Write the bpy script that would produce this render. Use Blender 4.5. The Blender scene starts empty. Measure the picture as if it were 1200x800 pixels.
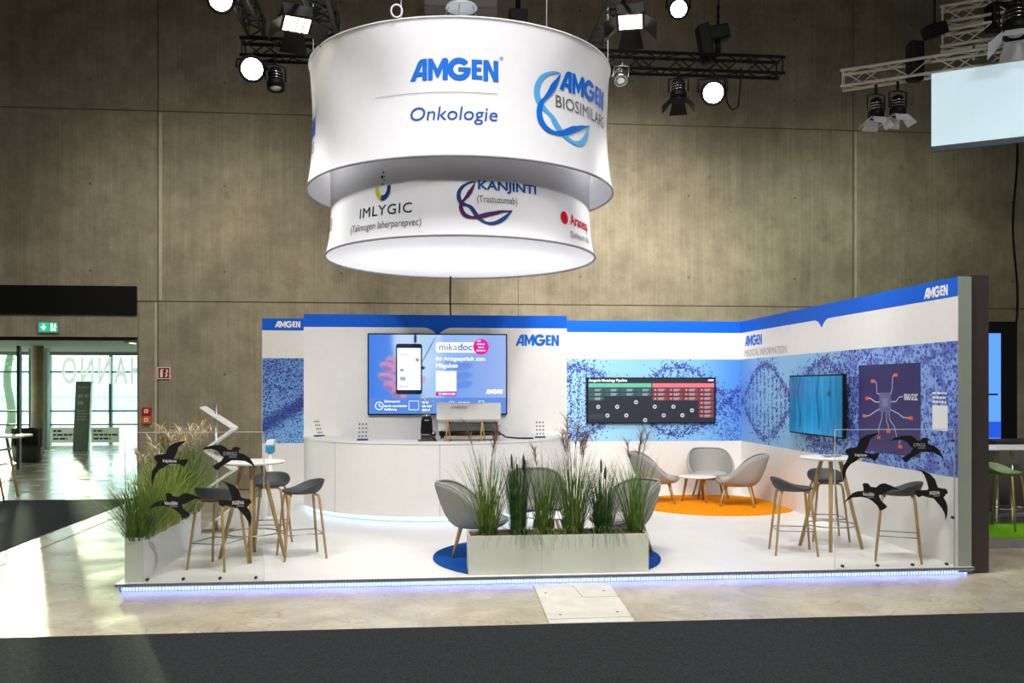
import bpy, bmesh, math, random
import numpy as np
from mathutils import Vector, Matrix

random.seed(7)
R = math.radians
SC = bpy.context.scene
COL = SC.collection

# ------------------------------------------------------------------ camera, world, sun, lights, exposure
F_PX = 1050.0
THETA = R(5.4)
CT, ST = math.cos(THETA), math.sin(THETA)
HC = 1.94
HORIZON = 453.0
cam_data = bpy.data.cameras.new('camera')
cam = bpy.data.objects.new('camera', cam_data)
COL.objects.link(cam)
cam.location = (0, 0, HC)
cam.rotation_euler = (R(90), 0, -THETA)
cam_data.sensor_width = 36.0
cam_data.lens = 36.0 * F_PX / 1200.0
cam_data.shift_y = (HORIZON - 400.0) / 1200.0
cam_data.clip_end = 300
SC.camera = cam

SC.view_settings.view_transform = 'Standard'
SC.view_settings.look = 'None'
SC.view_settings.gamma = 1.0
SC.view_settings.use_curve_mapping = False
SC.view_settings.exposure = 0.0

world = bpy.data.worlds.new('sky')
SC.world = world
world.use_nodes = True
wn = world.node_tree
bg = wn.nodes['Background']
bg.inputs[0].default_value = (0.88, 0.97, 0.94, 1)
bg.inputs[1].default_value = 8.0

def lamp(name, kind, loc, target, power, color=(1, 1, 1), size=1.0, size_y=None, spot=60, blend=0.6, radius=0.15):
    d = bpy.data.lights.new(name, kind)
    d.energy = power
    d.color = color
    if kind == 'AREA':
        d.shape = 'RECTANGLE' if size_y else 'SQUARE'
        d.size = size
        if size_y:
            d.size_y = size_y
    elif kind == 'SPOT':
        d.spot_size = R(spot)
        d.spot_blend = blend
        d.shadow_soft_size = radius
    else:
        d.shadow_soft_size = radius
    o = bpy.data.objects.new(name, d)
    COL.objects.link(o)
    o.location = loc
    v = Vector(target) - Vector(loc)
    o.rotation_euler = v.to_track_quat('-Z', 'Y').to_euler()
    return o

sun_d = bpy.data.lights.new('sun', 'SUN')
sun_d.energy = 7.0
sun_d.color = (1.0, 0.86, 0.55)
sun_d.angle = R(1.0)
sun = bpy.data.objects.new('sun', sun_d)
COL.objects.link(sun)
SUN_DIR = Vector((-0.4416, 1.046, 0.098))           # towards the low sun beyond the lobby
sun.rotation_euler = (-SUN_DIR).to_track_quat('-Z', 'Y').to_euler()

# hall ceiling lights and the stand's own truss spots
HALL = (1.0, 0.98, 0.95)
for hx, hy, hp in ((-9, 6, 1900), (0.4, 6.9, 3400), (9.5, 6, 1700), (-5, -1.5, 5200), (6, -1.5, 4400)):
    lamp('hall_light', 'SPOT', (hx, hy, 12.4), (hx, hy + .01 if hy > 0 else 5.0, 0), hp, HALL, spot=112, blend=.7, radius=1.2)
W = (1.0, 0.97, 0.93)
for sx, sy, tx, ty, tz, pw, cone in ((-2.2, 8.0, -1.6, 12.0, 0.4, 260, 58), (-2.9, 8.4, -0.7, 14.3, 1.3, 620, 42), (3.9, 8.4, 1.2, 14.3, 1.3, 620, 42),
                           (3.2, 8.8, 3.8, 15.2, 1.5, 620, 56), (3.9, 8.6, 5.4, 13.0, 1.5, 520, 56), (4.2, 8.2, 5.4, 10.8, 1.3, 330, 58),
                           (2.4, 7.8, 1.6, 10.2, 0.2, 240, 58)):
    lamp('truss_spot', 'SPOT', (sx, sy, 6.2), (tx, ty, tz), pw, W, spot=cone, blend=0.8, radius=0.12)
# lamps behind the sign wash the concrete; right one's added green imitates reflected light
for sx, sy, pw, wc in ((-3.6, 13.4, 330, (1.0, 0.94, 0.80)), (3.2, 13.2, 1080, (1.0, 0.95, 0.86)), (8.0, 13.4, 260, (0.90, 1.0, 0.80))):
    lamp('wall_wash', 'SPOT', (sx, sy, 5.9), (sx * 1.05, 17.2, 3.4), pw, wc, spot=120, blend=1.0, radius=0.12)
for sx, tx, pw in ((-2.4, -0.5, 62), (0.5, 0.43, 14), (2.8, 1.0, 18)):
    lamp('sign_spot', 'SPOT', (sx, 7.4, 6.6), (tx, 11.0, 5.1), pw, (0.97, 0.97, 1.0), spot=56, blend=0.8, radius=0.15)

# ------------------------------------------------------------------ helpers
def XY(px, Y):
    k = (px - 600) / F_PX
    d = Y / (CT - k * ST)
    return k * d * CT + d * ST

def ZY(px, py, Y):
    k = (px - 600) / F_PX
    return HC + (HORIZON - py) / F_PX * Y / (CT - k * ST)

def RX(px, X):
    k = (px - 600) / F_PX
    d = X / (k * CT + ST)
    return d * CT - k * d * ST

def ZX(px, py, X):
    k = (px - 600) / F_PX
    return HC + (HORIZON - py) / F_PX * X / (k * CT + ST)

def lin(c):
    return tuple(((v / 255.0) / 12.92 if v / 255.0 <= 0.04045 else ((v / 255.0 + 0.055) / 1.055) ** 2.4) for v in c)

MATS = {}
def mat(name, rgb, rough=0.5, metal=0.0, var=0.06, scale=8.0, bump=0.0, bump_scale=60.0, emit=0.0, spec=0.5, stretch=None, coat=0.0):
    """procedural material: base colour broken by noise, optional bump and emission"""
    if name in MATS:
        return MATS[name]
    m = bpy.data.materials.new(name)
    m.use_nodes = True
    nt = m.node_tree
    b = nt.nodes['Principled BSDF']
    c = lin(rgb)
    tc = nt.nodes.new('ShaderNodeTexCoord')
    mp = nt.nodes.new('ShaderNodeMapping')
    nt.links.new(tc.outputs['Object'], mp.inputs[0])
    if stretch:
        mp.inputs['Scale'].default_value = stretch
    n = nt.nodes.new('ShaderNodeTexNoise')
    n.inputs['Scale'].default_value = scale
    n.inputs['Detail'].default_value = 5
    nt.links.new(mp.outputs[0], n.inputs['Vector'])
    r = nt.nodes.new('ShaderNodeValToRGB')
    r.color_ramp.elements[0].position = 0.3
    r.color_ramp.elements[1].position = 0.7
    r.color_ramp.elements[0].color = tuple(max(0, v * (1 - var)) for v in c) + (1,)
    r.color_ramp.elements[1].color = tuple(min(1, v * (1 + var)) for v in c) + (1,)
    nt.links.new(n.outputs[0], r.inputs[0])
    nt.links.new(r.outputs[0], b.inputs['Base Color'])
    b.inputs['Roughness'].default_value = rough
    b.inputs['Metallic'].default_value = metal
    b.inputs['Specular IOR Level'].default_value = spec
    if coat:
        b.inputs['Coat Weight'].default_value = coat
        b.inputs['Coat Roughness'].default_value = 0.08
    if emit:
        nt.links.new(r.outputs[0], b.inputs['Emission Color'])
        b.inputs['Emission Strength'].default_value = emit
    if bump:
        n2 = nt.nodes.new('ShaderNodeTexNoise')
        n2.inputs['Scale'].default_value = bump_scale
        n2.inputs['Detail'].default_value = 3
        nt.links.new(mp.outputs[0], n2.inputs['Vector'])
        bp = nt.nodes.new('ShaderNodeBump')
        bp.inputs['Strength'].default_value = bump
        bp.inputs['Distance'].default_value = 0.01
        nt.links.new(n2.outputs[0], bp.inputs['Height'])
        nt.links.new(bp.outputs[0], b.inputs['Normal'])
    MATS[name] = m
    return m

def glass_mat(name, tint, refl=0.07):
    m = bpy.data.materials.new(name)
    m.use_nodes = True
    nt = m.node_tree
    nt.nodes.remove(nt.nodes['Principled BSDF'])
    out = nt.nodes['Material Output']
    t = nt.nodes.new('ShaderNodeBsdfTransparent')
    t.inputs[0].default_value = tuple(tint) + (1,)
    g = nt.nodes.new('ShaderNodeBsdfGlossy')
    g.inputs['Roughness'].default_value = 0.02
    lf = nt.nodes.new('ShaderNodeLayerWeight')
    lf.inputs[0].default_value = .5
    p4 = nt.nodes.new('ShaderNodeMath'); p4.operation = 'POWER'; p4.inputs[1].default_value = 4
    lw = nt.nodes.new('ShaderNodeMath'); lw.operation = 'MULTIPLY_ADD'; lw.inputs[1].default_value = .45; lw.inputs[2].default_value = .025
    nt.links.new(lf.outputs['Facing'], p4.inputs[0]); nt.links.new(p4.outputs[0], lw.inputs[0])
    mx = nt.nodes.new('ShaderNodeMixShader')
    nt.links.new(lw.outputs[0], mx.inputs[0])
    nt.links.new(t.outputs[0], mx.inputs[1])
    nt.links.new(g.outputs[0], mx.inputs[2])
    nt.links.new(mx.outputs[0], out.inputs[0])
    return m

def print_mat(name, emit=0.0, rough=0.4):
    """printed sheet or lit screen: colour comes from the picture painted on the mesh"""
    m = bpy.data.materials.new(name)
    m.use_nodes = True
    nt = m.node_tree
    b = nt.nodes['Principled BSDF']
    a = nt.nodes.new('ShaderNodeVertexColor')
    a.layer_name = 'Col'
    b.inputs['Roughness'].default_value = rough
    b.inputs['Specular IOR Level'].default_value = .2
    if emit:
        b.inputs['Base Color'].default_value = (0.01, 0.01, 0.01, 1)
        nt.links.new(a.outputs[0], b.inputs['Emission Color'])
        b.inputs['Emission Strength'].default_value = emit
    else:
        nt.links.new(a.outputs[0], b.inputs['Base Color'])
    return m

class MB:
    def __init__(self):
        self.v = []
        self.f = []
        self.s = []
    def add(self, vs, fs, smooth=False):
        n = len(self.v)
        self.v += [tuple(p) for p in vs]
        self.f += [tuple(i + n for i in f) for f in fs]
        self.s += [smooth] * len(fs)
        return self
    def box(self, x0, x1, y0, y1, z0, z1):
        return self.add([(x0, y0, z0), (x1, y0, z0), (x1, y1, z0), (x0, y1, z0), (x0, y0, z1), (x1, y0, z1), (x1, y1, z1), (x0, y1, z1)],
                        [(0, 3, 2, 1), (4, 5, 6, 7), (0, 1, 5, 4), (1, 2, 6, 5), (2, 3, 7, 6), (3, 0, 4, 7)])
    def obox(self, c, u, v, w):
        c, u, v, w = map(Vector, (c, u, v, w))
        vs = [c + a * u + b * v + d * w for d in (-1, 1) for a, b in ((-1, -1), (1, -1), (1, 1), (-1, 1))]
        return self.add(vs, [(0, 3, 2, 1), (4, 5, 6, 7), (0, 1, 5, 4), (1, 2, 6, 5), (2, 3, 7, 6), (3, 0, 4, 7)])
    def tube(self, p0, p1, r0, r1=None, n=8, caps=True):
        r1 = r0 if r1 is None else r1
        p0, p1 = Vector(p0), Vector(p1)
        d = (p1 - p0).normalized()
        a = d.orthogonal().normalized()
        b = d.cross(a)
        vs = []
        for p, r in ((p0, r0), (p1, r1)):
            for i in range(n):
                t = 2 * math.pi * i / n
                vs.append(p + a * (math.cos(t) * r) + b * (math.sin(t) * r))
        self.add(vs, [(i, (i + 1) % n, n + (i + 1) % n, n + i) for i in range(n)], True)
        if caps:
            k = len(self.v) - 2 * n
            self.f += [tuple(k + i for i in range(n - 1, -1, -1)), tuple(k + n + i for i in range(n))]
            self.s += [False, False]
        return self
    def path(self, pts, r, n=6, closed=False):
        pts = [Vector(p) for p in pts]
        m = len(pts)
        vs = []
        ref = None
        for i, p in enumerate(pts):
            d = (pts[(i + 1) % m] - pts[i - 1]) if closed else (pts[min(i + 1, m - 1)] - pts[max(i - 1, 0)])
            d.normalize()
            if ref is None:
                ref = d.orthogonal().normalized()
            a = (ref - d * ref.dot(d))
            a = a.normalized() if a.length > 1e-4 else d.orthogonal().normalized()
            ref = a
            b = d.cross(a)
            rr = r[i] if isinstance(r, (list, tuple)) else r
            for k in range(n):
                t = 2 * math.pi * k / n
                vs.append(p + a * (math.cos(t) * rr) + b * (math.sin(t) * rr))
        fs = []
        for i in range(m if closed else m - 1):
            j = (i + 1) % m
            fs += [(i * n + k, i * n + (k + 1) % n, j * n + (k + 1) % n, j * n + k) for k in range(n)]
        self.add(vs, fs, True)
        if not closed:
            b0 = len(self.v) - m * n
            self.f += [tuple(b0 + k for k in range(n - 1, -1, -1)), tuple(b0 + (m - 1) * n + k for k in range(n))]
            self.s += [False, False]
        return self
    def lathe(self, prof, n=24, c=(0, 0, 0), axis=None, smooth=True):
        c = Vector(c)
        ax = Vector(axis).normalized() if axis is not None else Vector((0, 0, 1))
        a = ax.orthogonal().normalized() if axis is not None else Vector((1, 0, 0))
        b = ax.cross(a)
        vs = []
        for r, z in prof:
            for i in range(n):
                t = 2 * math.pi * i / n
                vs.append(c + ax * z + a * (r * math.cos(t)) + b * (r * math.sin(t)))
        fs = []
        for j in range(len(prof) - 1):
            fs += [(j * n + i, j * n + (i + 1) % n, (j + 1) * n + (i + 1) % n, (j + 1) * n + i) for i in range(n)]
        self.add(vs, fs, smooth)
        k = len(self.v) - n * len(prof)
        if prof[0][0] > 1e-5:
            self.f.append(tuple(k + i for i in range(n - 1, -1, -1))); self.s.append(False)
        if prof[-1][0] > 1e-5:
            k2 = k + n * (len(prof) - 1)
            self.f.append(tuple(k2 + i for i in range(n))); self.s.append(False)
        return self
    def prism(self, pts, z0, z1):
        """convex or concave 2-D outline pulled up from z0 to z1"""
        n = len(pts)
        vs = [(x, y, z0) for x, y in pts] + [(x, y, z1) for x, y in pts]
        return self.add(vs, [tuple(range(n - 1, -1, -1)), tuple(range(n, 2 * n))] + [(i, (i + 1) % n, n + (i + 1) % n, n + i) for i in range(n)])
    def mesh(self, name):
        me = bpy.data.meshes.new(name)
        me.from_pydata(self.v, [], self.f)
        me.polygons.foreach_set('use_smooth', self.s)
        me.update()
        return me
    def build(self, name, m, parent=None, world=True, bevel=0.0):
        return obj(name, self.mesh(name), m, parent, world, bevel)

def obj(name, me, m, parent=None, world=True, bevel=0.0):
    o = bpy.data.objects.new(name, me)
    COL.objects.link(o)
    if m is not None:
        me.materials.append(m)
    if parent is not None:
        o.parent = parent
        if world and parent.parent is None:
            o.location = -parent.location
    if bevel:
        b = o.modifiers.new('edge', 'BEVEL')
        b.width = bevel
        b.segments = 2
        b.limit_method = 'ANGLE'
    return o

def tag(o, label, cat, group=None, kind=None):
    o['label'] = label
    o['category'] = cat
    if group:
        o['group'] = group
    if kind:
        o['kind'] = kind
    return o

def thing(name, loc, label, cat, group=None, rz=0.0):
    o = bpy.data.objects.new(name, None)
    COL.objects.link(o)
    o.empty_display_size = 0.1
    o.location = loc
    o.rotation_euler = (0, 0, rz)
    return tag(o, label, cat, group)

def struct(o):
    o['kind'] = 'structure'
    return o

KIDS = {}
def dup(root, loc, rz, label, group=None):
    """copy a thing, its parts and their sub-parts"""
    if root.name not in KIDS:
        KIDS[root.name] = [(c, list(c.children)) for c in root.children]
    r = root.copy()
    COL.objects.link(r)
    r.location = loc
    r.rotation_euler = (0, 0, rz)
    r['label'] = label
    if group:
        r['group'] = group
    for ch, subs in KIDS[root.name]:
        c = ch.copy()
        COL.objects.link(c)
        c.parent = r
        for g in subs:
            d = g.copy()
            COL.objects.link(d)
            d.parent = c
    return r

# ---- flat printed work: outlines and text as thin sheets laid on a surface
class Frame:
    """a flat surface: a runs along u, b along v, h lifts off it"""
    def __init__(self, o, u, v):
        self.o, self.u, self.v = Vector(o), Vector(u), Vector(v)
        self.n = self.u.cross(self.v).normalized()
    def __call__(self, a, b, h=0.0):
        return self.o + self.u * a + self.v * b + self.n * h

def curve_mesh(polys):
    cu = bpy.data.curves.new('outline', 'CURVE')
    cu.dimensions = '2D'
    cu.fill_mode = 'BOTH'
    for p in polys:
        s = cu.splines.new('POLY')
        s.points.add(len(p) - 1)
        for i, (x, y) in enumerate(p):
            s.points[i].co = (x, y, 0, 1)
        s.use_cyclic_u = True
    o = bpy.data.objects.new('outline', cu)
    me = bpy.data.meshes.new_from_object(o)
    bpy.data.objects.remove(o)
    bpy.data.curves.remove(cu)
    vs = [(v.co.x, v.co.y) for v in me.vertices]
    fs = [tuple(p.vertices) for p in me.polygons]
    bpy.data.meshes.remove(me)
    return vs, fs

def swell(g, d):
    """heavier strokes: every outline point moves outward by d"""
    vs, fs = g
    cnt = {}
    for f in fs:
        ar = sum(vs[f[i]][0] * vs[f[(i + 1) % len(f)]][1] - vs[f[(i + 1) % len(f)]][0] * vs[f[i]][1] for i in range(len(f)))
        ff = f if ar > 0 else f[::-1]
        for i in range(len(ff)):
            e = (ff[i], ff[(i + 1) % len(ff)])
            cnt[e] = 1
    nrm = {}
    for (i, j) in cnt:
        if (j, i) in cnt:
            continue
        dx, dy = vs[j][0] - vs[i][0], vs[j][1] - vs[i][1]
        L_ = math.hypot(dx, dy)
        if L_ < .006:
            continue
        for k in (i, j):
            nrm.setdefault(k, []).append((dy / L_, -dx / L_))
    out = list(vs)
    for k, ns in nrm.items():
        x, y = sum(n[0] for n in ns), sum(n[1] for n in ns)
        L_ = math.hypot(x, y)
        if L_ > 1e-6:
            m = min(1.8, len(ns) / L_)
            out[k] = (vs[k][0] + x / L_ * d * m, vs[k][1] + y / L_ * d * m)
    return out, fs

TEXTS = {}
def text2d(s, size, bold=0.0, align='LEFT', shear=0.0, squeeze=1.0, spacing=1.0):
    key = (s, bold, align, shear, spacing)
    if key not in TEXTS:
        cu = bpy.data.curves.new('text', 'FONT')
        cu.body = s
        cu.size = 1.0
        cu.align_x = align
        cu.shear = shear
        cu.space_character = spacing
        cu.resolution_u = 3
        o = bpy.data.objects.new('text', cu)
        me = bpy.data.meshes.new_from_object(o)
        bpy.data.objects.remove(o)
        bpy.data.curves.remove(cu)
        g = ([(v.co.x, v.co.y) for v in me.vertices], [tuple(p.vertices) for p in me.polygons])
        bpy.data.meshes.remove(me)
        if bold > 0:
            g = swell(g, bold)
        TEXTS[key] = g
    vs, fs = TEXTS[key]
    return [(x * size * squeeze, y * size) for x, y in vs], fs

def width2d(g):
    xs = [p[0] for p in g[0]]
    return (min(xs), max(xs)) if xs else (0, 0)

def fit(g, a0, a1, b0, scale_y=None):
    """scale flat work so that it spans a0..a1, its foot on b0"""
    x0, x1 = width2d(g)
    ys = [p[1] for p in g[0]]
    k = (a1 - a0) / (x1 - x0)
    ky = k if scale_y is None else scale_y / (max(ys) - min(ys))
    return [(a0 + (x - x0) * k, b0 + (y - min(ys)) * ky) for x, y in g[0]], g[1]

def move(g, a, b):
    return [(x + a, y + b) for x, y in g[0]], g[1]

def join2d(*gs):
    vs, fs = [], []
    for g in gs:
        n = len(vs)
        vs += g[0]
        fs += [tuple(i + n for i in f) for f in g[1]]
    return vs, fs

def rect2d(a0, a1, b0, b1):
    return [(a0, b0), (a1, b0), (a1, b1), (a0, b1)], [(0, 1, 2, 3)]

def disc2d(a, b, r, n=20, r2=None):
    r2 = r2 or r
    return [(a + r * math.cos(2 * math.pi * i / n), b + r2 * math.sin(2 * math.pi * i / n)) for i in range(n)], [tuple(range(n))]

def ring2d(a, b, r0, r1, t0=0, t1=360, n=24, sq=1.0):
    vs, fs = [], []
    for i in range(n + 1):
        t = R(t0 + (t1 - t0) * i / n)
        vs += [(a + r0 * sq * math.cos(t), b + r0 * math.sin(t)), (a + r1 * sq * math.cos(t), b + r1 * math.sin(t))]
    for i in range(n):
        fs.append((2 * i, 2 * i + 1, 2 * i + 3, 2 * i + 2))
    return vs, fs

def line2d(pts, w):
    vs, fs = [], []
    m = len(pts)
    for i, (x, y) in enumerate(pts):
        x0, y0 = pts[max(i - 1, 0)]
        x1, y1 = pts[min(i + 1, m - 1)]
        d = math.hypot(x1 - x0, y1 - y0) or 1
        nx, ny = -(y1 - y0) / d, (x1 - x0) / d
        ww = w[i] if isinstance(w, (list, tuple)) else w
        vs += [(x + nx * ww / 2, y + ny * ww / 2), (x - nx * ww / 2, y - ny * ww / 2)]
    for i in range(m - 1):
        fs.append((2 * i, 2 * i + 1, 2 * i + 3, 2 * i + 2))
    return vs, fs

def bars2d(rows, a, b, h, gap, seed=1):
    """lines of print too small to read: rows of short strokes"""
    rng = random.Random(seed)
    gs = []
    for k, wd in enumerate(rows):
        x = a
        while x < a + wd:
            w = min(rng.uniform(1.0, 3.4) * h, a + wd - x)
            gs.append(rect2d(x, x + w, b - k * (h + gap), b - k * (h + gap) + h))
            x += w + h * 0.55
    return join2d(*gs)

def decal(name, g, fr, m, parent, h=0.003, stuff=False):
    vs = [fr(a, b, h) for a, b in g[0]]
    me = bpy.data.meshes.new(name)
    me.from_pydata([tuple(v) for v in vs], [], g[1])
    me.update()
    # faces look out along the surface's normal
    if me.polygons and hasattr(fr, 'n') and sum(p.normal.dot(fr.n) * p.area for p in me.polygons) < 0:
        me.flip_normals()
    o = obj(name, me, m, parent)
    if stuff:
        o['kind'] = 'stuff'
    return o

def logo_word():
    """the heavy five-letter company logotype, height 1, foot on 0"""
    A = curve_mesh([[(0, 0), (.36, .84), (.44, .95), (.55, 1.0), (.76, 1.0), (.76, 0), (.55, 0), (.55, .2), (.32, .2), (.23, 0)], [(.40, .39), (.55, .39), (.55, .74)]])
    M = curve_mesh([[(.80, 0), (.80, 1), (1.0, 1), (1.22, .52), (1.42, .95), (1.52, 1.02), (1.66, .98), (1.70, .86), (1.66, 0), (1.44, 0), (1.45, .56), (1.26, .12), (1.18, .12), (1.01, .56), (1.01, 0)]])
    G = ring2d(2.16, .5, .27, .53, 38, 360, 26, 0.96)
    G2 = rect2d(2.12, 2.66, .40, .58)
    E = curve_mesh([[(2.70, .06), (2.70, .96), (3.16, .96), (3.16, .77), (2.92, .77), (2.92, .60), (3.12, .60), (3.12, .42), (2.92, .42), (2.92, .23), (3.17, .23), (3.17, .04)]])
    N = curve_mesh([[(3.21, 0), (3.21, .97), (3.44, .97), (3.66, .42), (3.66, .97), (3.88, .97), (3.88, 0), (3.66, 0), (3.42, .56), (3.42, 0)]])
    return join2d(A, M, G, G2, E, N)
LOGO = logo_word()

def painted(name, fr, wid, hei, nx, ny, fn, m, parent, h=0.002):
    """a printed or lit sheet of nx by ny cells; fn(U, V) gives sRGB 0..255"""
    us = np.linspace(0, wid, nx)
    vs = np.linspace(0, hei, ny)
    U, V = np.meshgrid(us, vs)
    o, u, v, n = (np.array(q) for q in (fr.o, fr.u, fr.v, fr.n))
    P = o + U[..., None] * u + V[..., None] * v + n * h
    me = bpy.data.meshes.new(name)
    idx = np.arange(nx * ny).reshape(ny, nx)
    quads = np.stack([idx[:-1, :-1], idx[:-1, 1:], idx[1:, 1:], idx[1:, :-1]], -1).reshape(-1, 4)
    me.vertices.add(nx * ny)
    me.vertices.foreach_set('co', P.reshape(-1).astype(np.float32))
    me.loops.add(quads.size)
    me.loops.foreach_set('vertex_index', quads.reshape(-1).astype(np.int32))
    me.polygons.add(len(quads))
    me.polygons.foreach_set('loop_start', np.arange(0, quads.size, 4).astype(np.int32))
    me.update(calc_edges=True)
    c = np.clip(fn(U, V) / 255.0, 0, 1)
    c = np.where(c <= 0.04045, c / 12.92, ((c + 0.055) / 1.055) ** 2.4)
    att = me.color_attributes.new('Col', 'FLOAT_COLOR', 'POINT')
    rgba = np.ones((nx * ny, 4), np.float32)
    rgba[:, :3] = c.reshape(-1, 3)
    att.data.foreach_set('color', rgba.reshape(-1))
    return obj(name, me, m, parent)

# ------------------------------------------------------------------ materials
def concrete(name, rgb, streak=True, rough=0.85):
    m = bpy.data.materials.new(name)
    m.use_nodes = True
    nt = m.node_tree
    N, L = nt.nodes.new, nt.links.new
    b = nt.nodes['Principled BSDF']
    tc = N('ShaderNodeTexCoord')
    def noise(scale, sc=(1, 1, 1), det=6, rgh=0.6):
        mp = N('ShaderNodeMapping'); mp.inputs['Scale'].default_value = sc
        L(tc.outputs['Object'], mp.inputs[0])
        n = N('ShaderNodeTexNoise'); n.inputs['Scale'].default_value = scale
        n.inputs['Detail'].default_value = det; n.inputs['Roughness'].default_value = rgh
        L(mp.outputs[0], n.inputs['Vector'])
        return n.outputs[0]
    def ramp(src, p0, p1, c0, c1):
        r = N('ShaderNodeValToRGB')
        r.color_ramp.elements[0].position, r.color_ramp.elements[1].position = p0, p1
        r.color_ramp.elements[0].color, r.color_ramp.elements[1].color = tuple(c0) + (1,), tuple(c1) + (1,)
        L(src, r.inputs[0])
        return r.outputs[0]
    def mul(a, c, f=1.0):
        x = N('ShaderNodeMix'); x.data_type = 'RGBA'; x.blend_type = 'MULTIPLY'
        x.inputs[0].default_value = f
        L(a, x.inputs[6]); L(c, x.inputs[7])
        return x.outputs[2]
    c = lin(rgb)
    base = ramp(noise(0.5), .3, .7, [v * .74 for v in c], [v * 1.18 for v in c])
    base = mul(base, ramp(noise(2.2, det=8), .28, .62, (.74, .73, .69), (1.04, 1.04, 1.03)))
    if streak:
        base = mul(base, ramp(noise(2.4, (3.0, 1, .08), 5), .36, .66, (.90, .89, .87), (1.06, 1.06, 1.06)), .7)
        base = mul(base, ramp(noise(1.3, (1, 1, 2.5), 9, .75), .30, .42, (.72, .69, .64), (1, 1, 1)), .6)
    if streak:
        base = mul(base, ramp(noise(16.0, (1.4, 1, .035), 4, .7), .40, .60, (.90, .895, .88), (1.05, 1.05, 1.05)), .8)
        base = mul(base, ramp(noise(2.6, det=3), .22, .34, (.62, .60, .55), (1, 1, 1)), .7)
    base = mul(base, ramp(noise(26, det=4), .3, .7, (.92, .92, .92), (1.04, 1.04, 1.04)))
    L(base, b.inputs['Base Color'])
    b.inputs['Roughness'].default_value = rough
    bp = N('ShaderNodeBump'); bp.inputs['Strength'].default_value = .25; bp.inputs['Distance'].default_value = .02
    L(noise(9, det=8), bp.inputs['Height'])
    L(bp.outputs[0], b.inputs['Normal'])
    return m

def floor_mat():
    m = concrete('polished_concrete', (206, 196, 174), streak=False)
    nt = m.node_tree
    N, L = nt.nodes.new, nt.links.new
    b = nt.nodes['Principled BSDF']
    tc = N('ShaderNodeTexCoord')
    n = N('ShaderNodeTexNoise'); n.inputs['Scale'].default_value = 1.6; n.inputs['Detail'].default_value = 7
    L(tc.outputs['Object'], n.inputs['Vector'])
    r = N('ShaderNodeMapRange'); r.inputs[1].default_value = .3; r.inputs[2].default_value = .7
    r.inputs[3].default_value = .15; r.inputs[4].default_value = .32
    L(n.outputs[0], r.inputs[0]); L(r.outputs[0], b.inputs['Roughness'])
    # hairline scuffs: thin level lines of a warped noise
    n3 = N('ShaderNodeTexNoise'); n3.inputs['Scale'].default_value = 1.1; n3.inputs['Detail'].default_value = 2.5
    n3.inputs['Distortion'].default_value = 1.2
    L(tc.outputs['Object'], n3.inputs['Vector'])
    cr = N('ShaderNodeValToRGB')
    els = cr.color_ramp.elements
    els[0].position, els[1].position = .478, .496
    els[0].color = els[1].color = (1, 1, 1, 1)
    for p_, k_ in ((.487, .74), (.560, 1), (.568, .80), (.576, 1), (.40, 1), (.406, .78), (.412, 1)):
        e_ = els.new(p_); e_.color = (k_, k_ * .98, k_ * .95, 1)
    L(n3.outputs[0], cr.inputs[0])
    old = b.inputs['Base Color'].links[0].from_socket
    m2 = N('ShaderNodeMix'); m2.data_type = 'RGBA'; m2.blend_type = 'MULTIPLY'; m2.inputs[0].default_value = 1
    L(old, m2.inputs[6]); L(cr.outputs[0], m2.inputs[7]); L(m2.outputs[2], b.inputs['Base Color'])
    b.inputs['Specular IOR Level'].default_value = .6
    b.inputs['Normal'].links and nt.links.remove(b.inputs['Normal'].links[0])
    return m

M_CONC = concrete('board_marked_concrete', (172, 163, 141))
M_CONC2 = mat('joint_concrete', (112, 105, 90), .9)  # darker tone of the joints and tie holes themselves
M_FLOOR = floor_mat()
M_CARPET = mat('charcoal_carpet', (50, 52, 53), 1.0, var=.45, scale=70, bump=.6, bump_scale=400, spec=.1)
M_CEIL = mat('dark_ceiling', (70, 68, 62), .9)
M_BLACK = mat('black_paint', (14, 14, 15), .6, spec=.2)
M_BLACKM = mat('black_metal', (20, 20, 21), .5, spec=.25)
M_MATTBLACK = mat('matt_black_vinyl', (8, 8, 9), .6)
M_CHROME = mat('chrome', (205, 205, 205), .15, 1.0, .04)
M_ALU = mat('aluminium', (200, 198, 190), .32, 1.0, .06)
M_WHITE = mat('white_laminate', (238, 236, 232), .45, var=.015)
M_DECK = mat('white_deck', (240, 238, 233), .28, var=.02, scale=3)
M_PLANTER = mat('pale_grey_lacquer', (206, 211, 200), .45, var=.02)
M_PLWHITE = mat('planter_white', (234, 234, 234), .45, var=.02)
M_BLUE = mat('band_blue', (22, 100, 220), .45, var=.02, spec=.12)
M_LBLUE = mat('logo_blue', (18, 112, 222), .5, var=.02, spec=.12)
M_LCYAN = mat('logo_light_blue', (88, 178, 240), .5, var=.02, spec=.12)
M_NAVY = mat('logo_navy', (20, 66, 130), .5, var=.02, spec=.12)
M_PWHITE = mat('print_white', (245, 245, 245), .5, var=.01, spec=.12)
M_PGREY = mat('print_grey', (98, 100, 108), .5, var=.02, spec=.12)
M_PLGREY = mat('print_light_grey', (165, 168, 176), .5, var=.02, spec=.12)
M_PDARK = mat('print_dark', (34, 56, 66), .5, var=.02, spec=.12)
M_PURPLE = mat('logo_plum', (84, 28, 92), .5, var=.02, spec=.12)
M_YELLOW = mat('logo_yellow', (204, 196, 20), .5, var=.02, spec=.12)
M_RED = mat('logo_red', (205, 22, 40), .5, var=.02, spec=.12)
M_FABRIC = mat('sign_fabric', (240, 240, 244), .8, var=.01, bump=.03, bump_scale=300)
M_SEAM = mat('sign_seam', (158, 158, 164), .7)
M_WOOD = mat('oak', (178, 148, 96), .45, var=.16, scale=14, stretch=(1, 1, .12))
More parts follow.
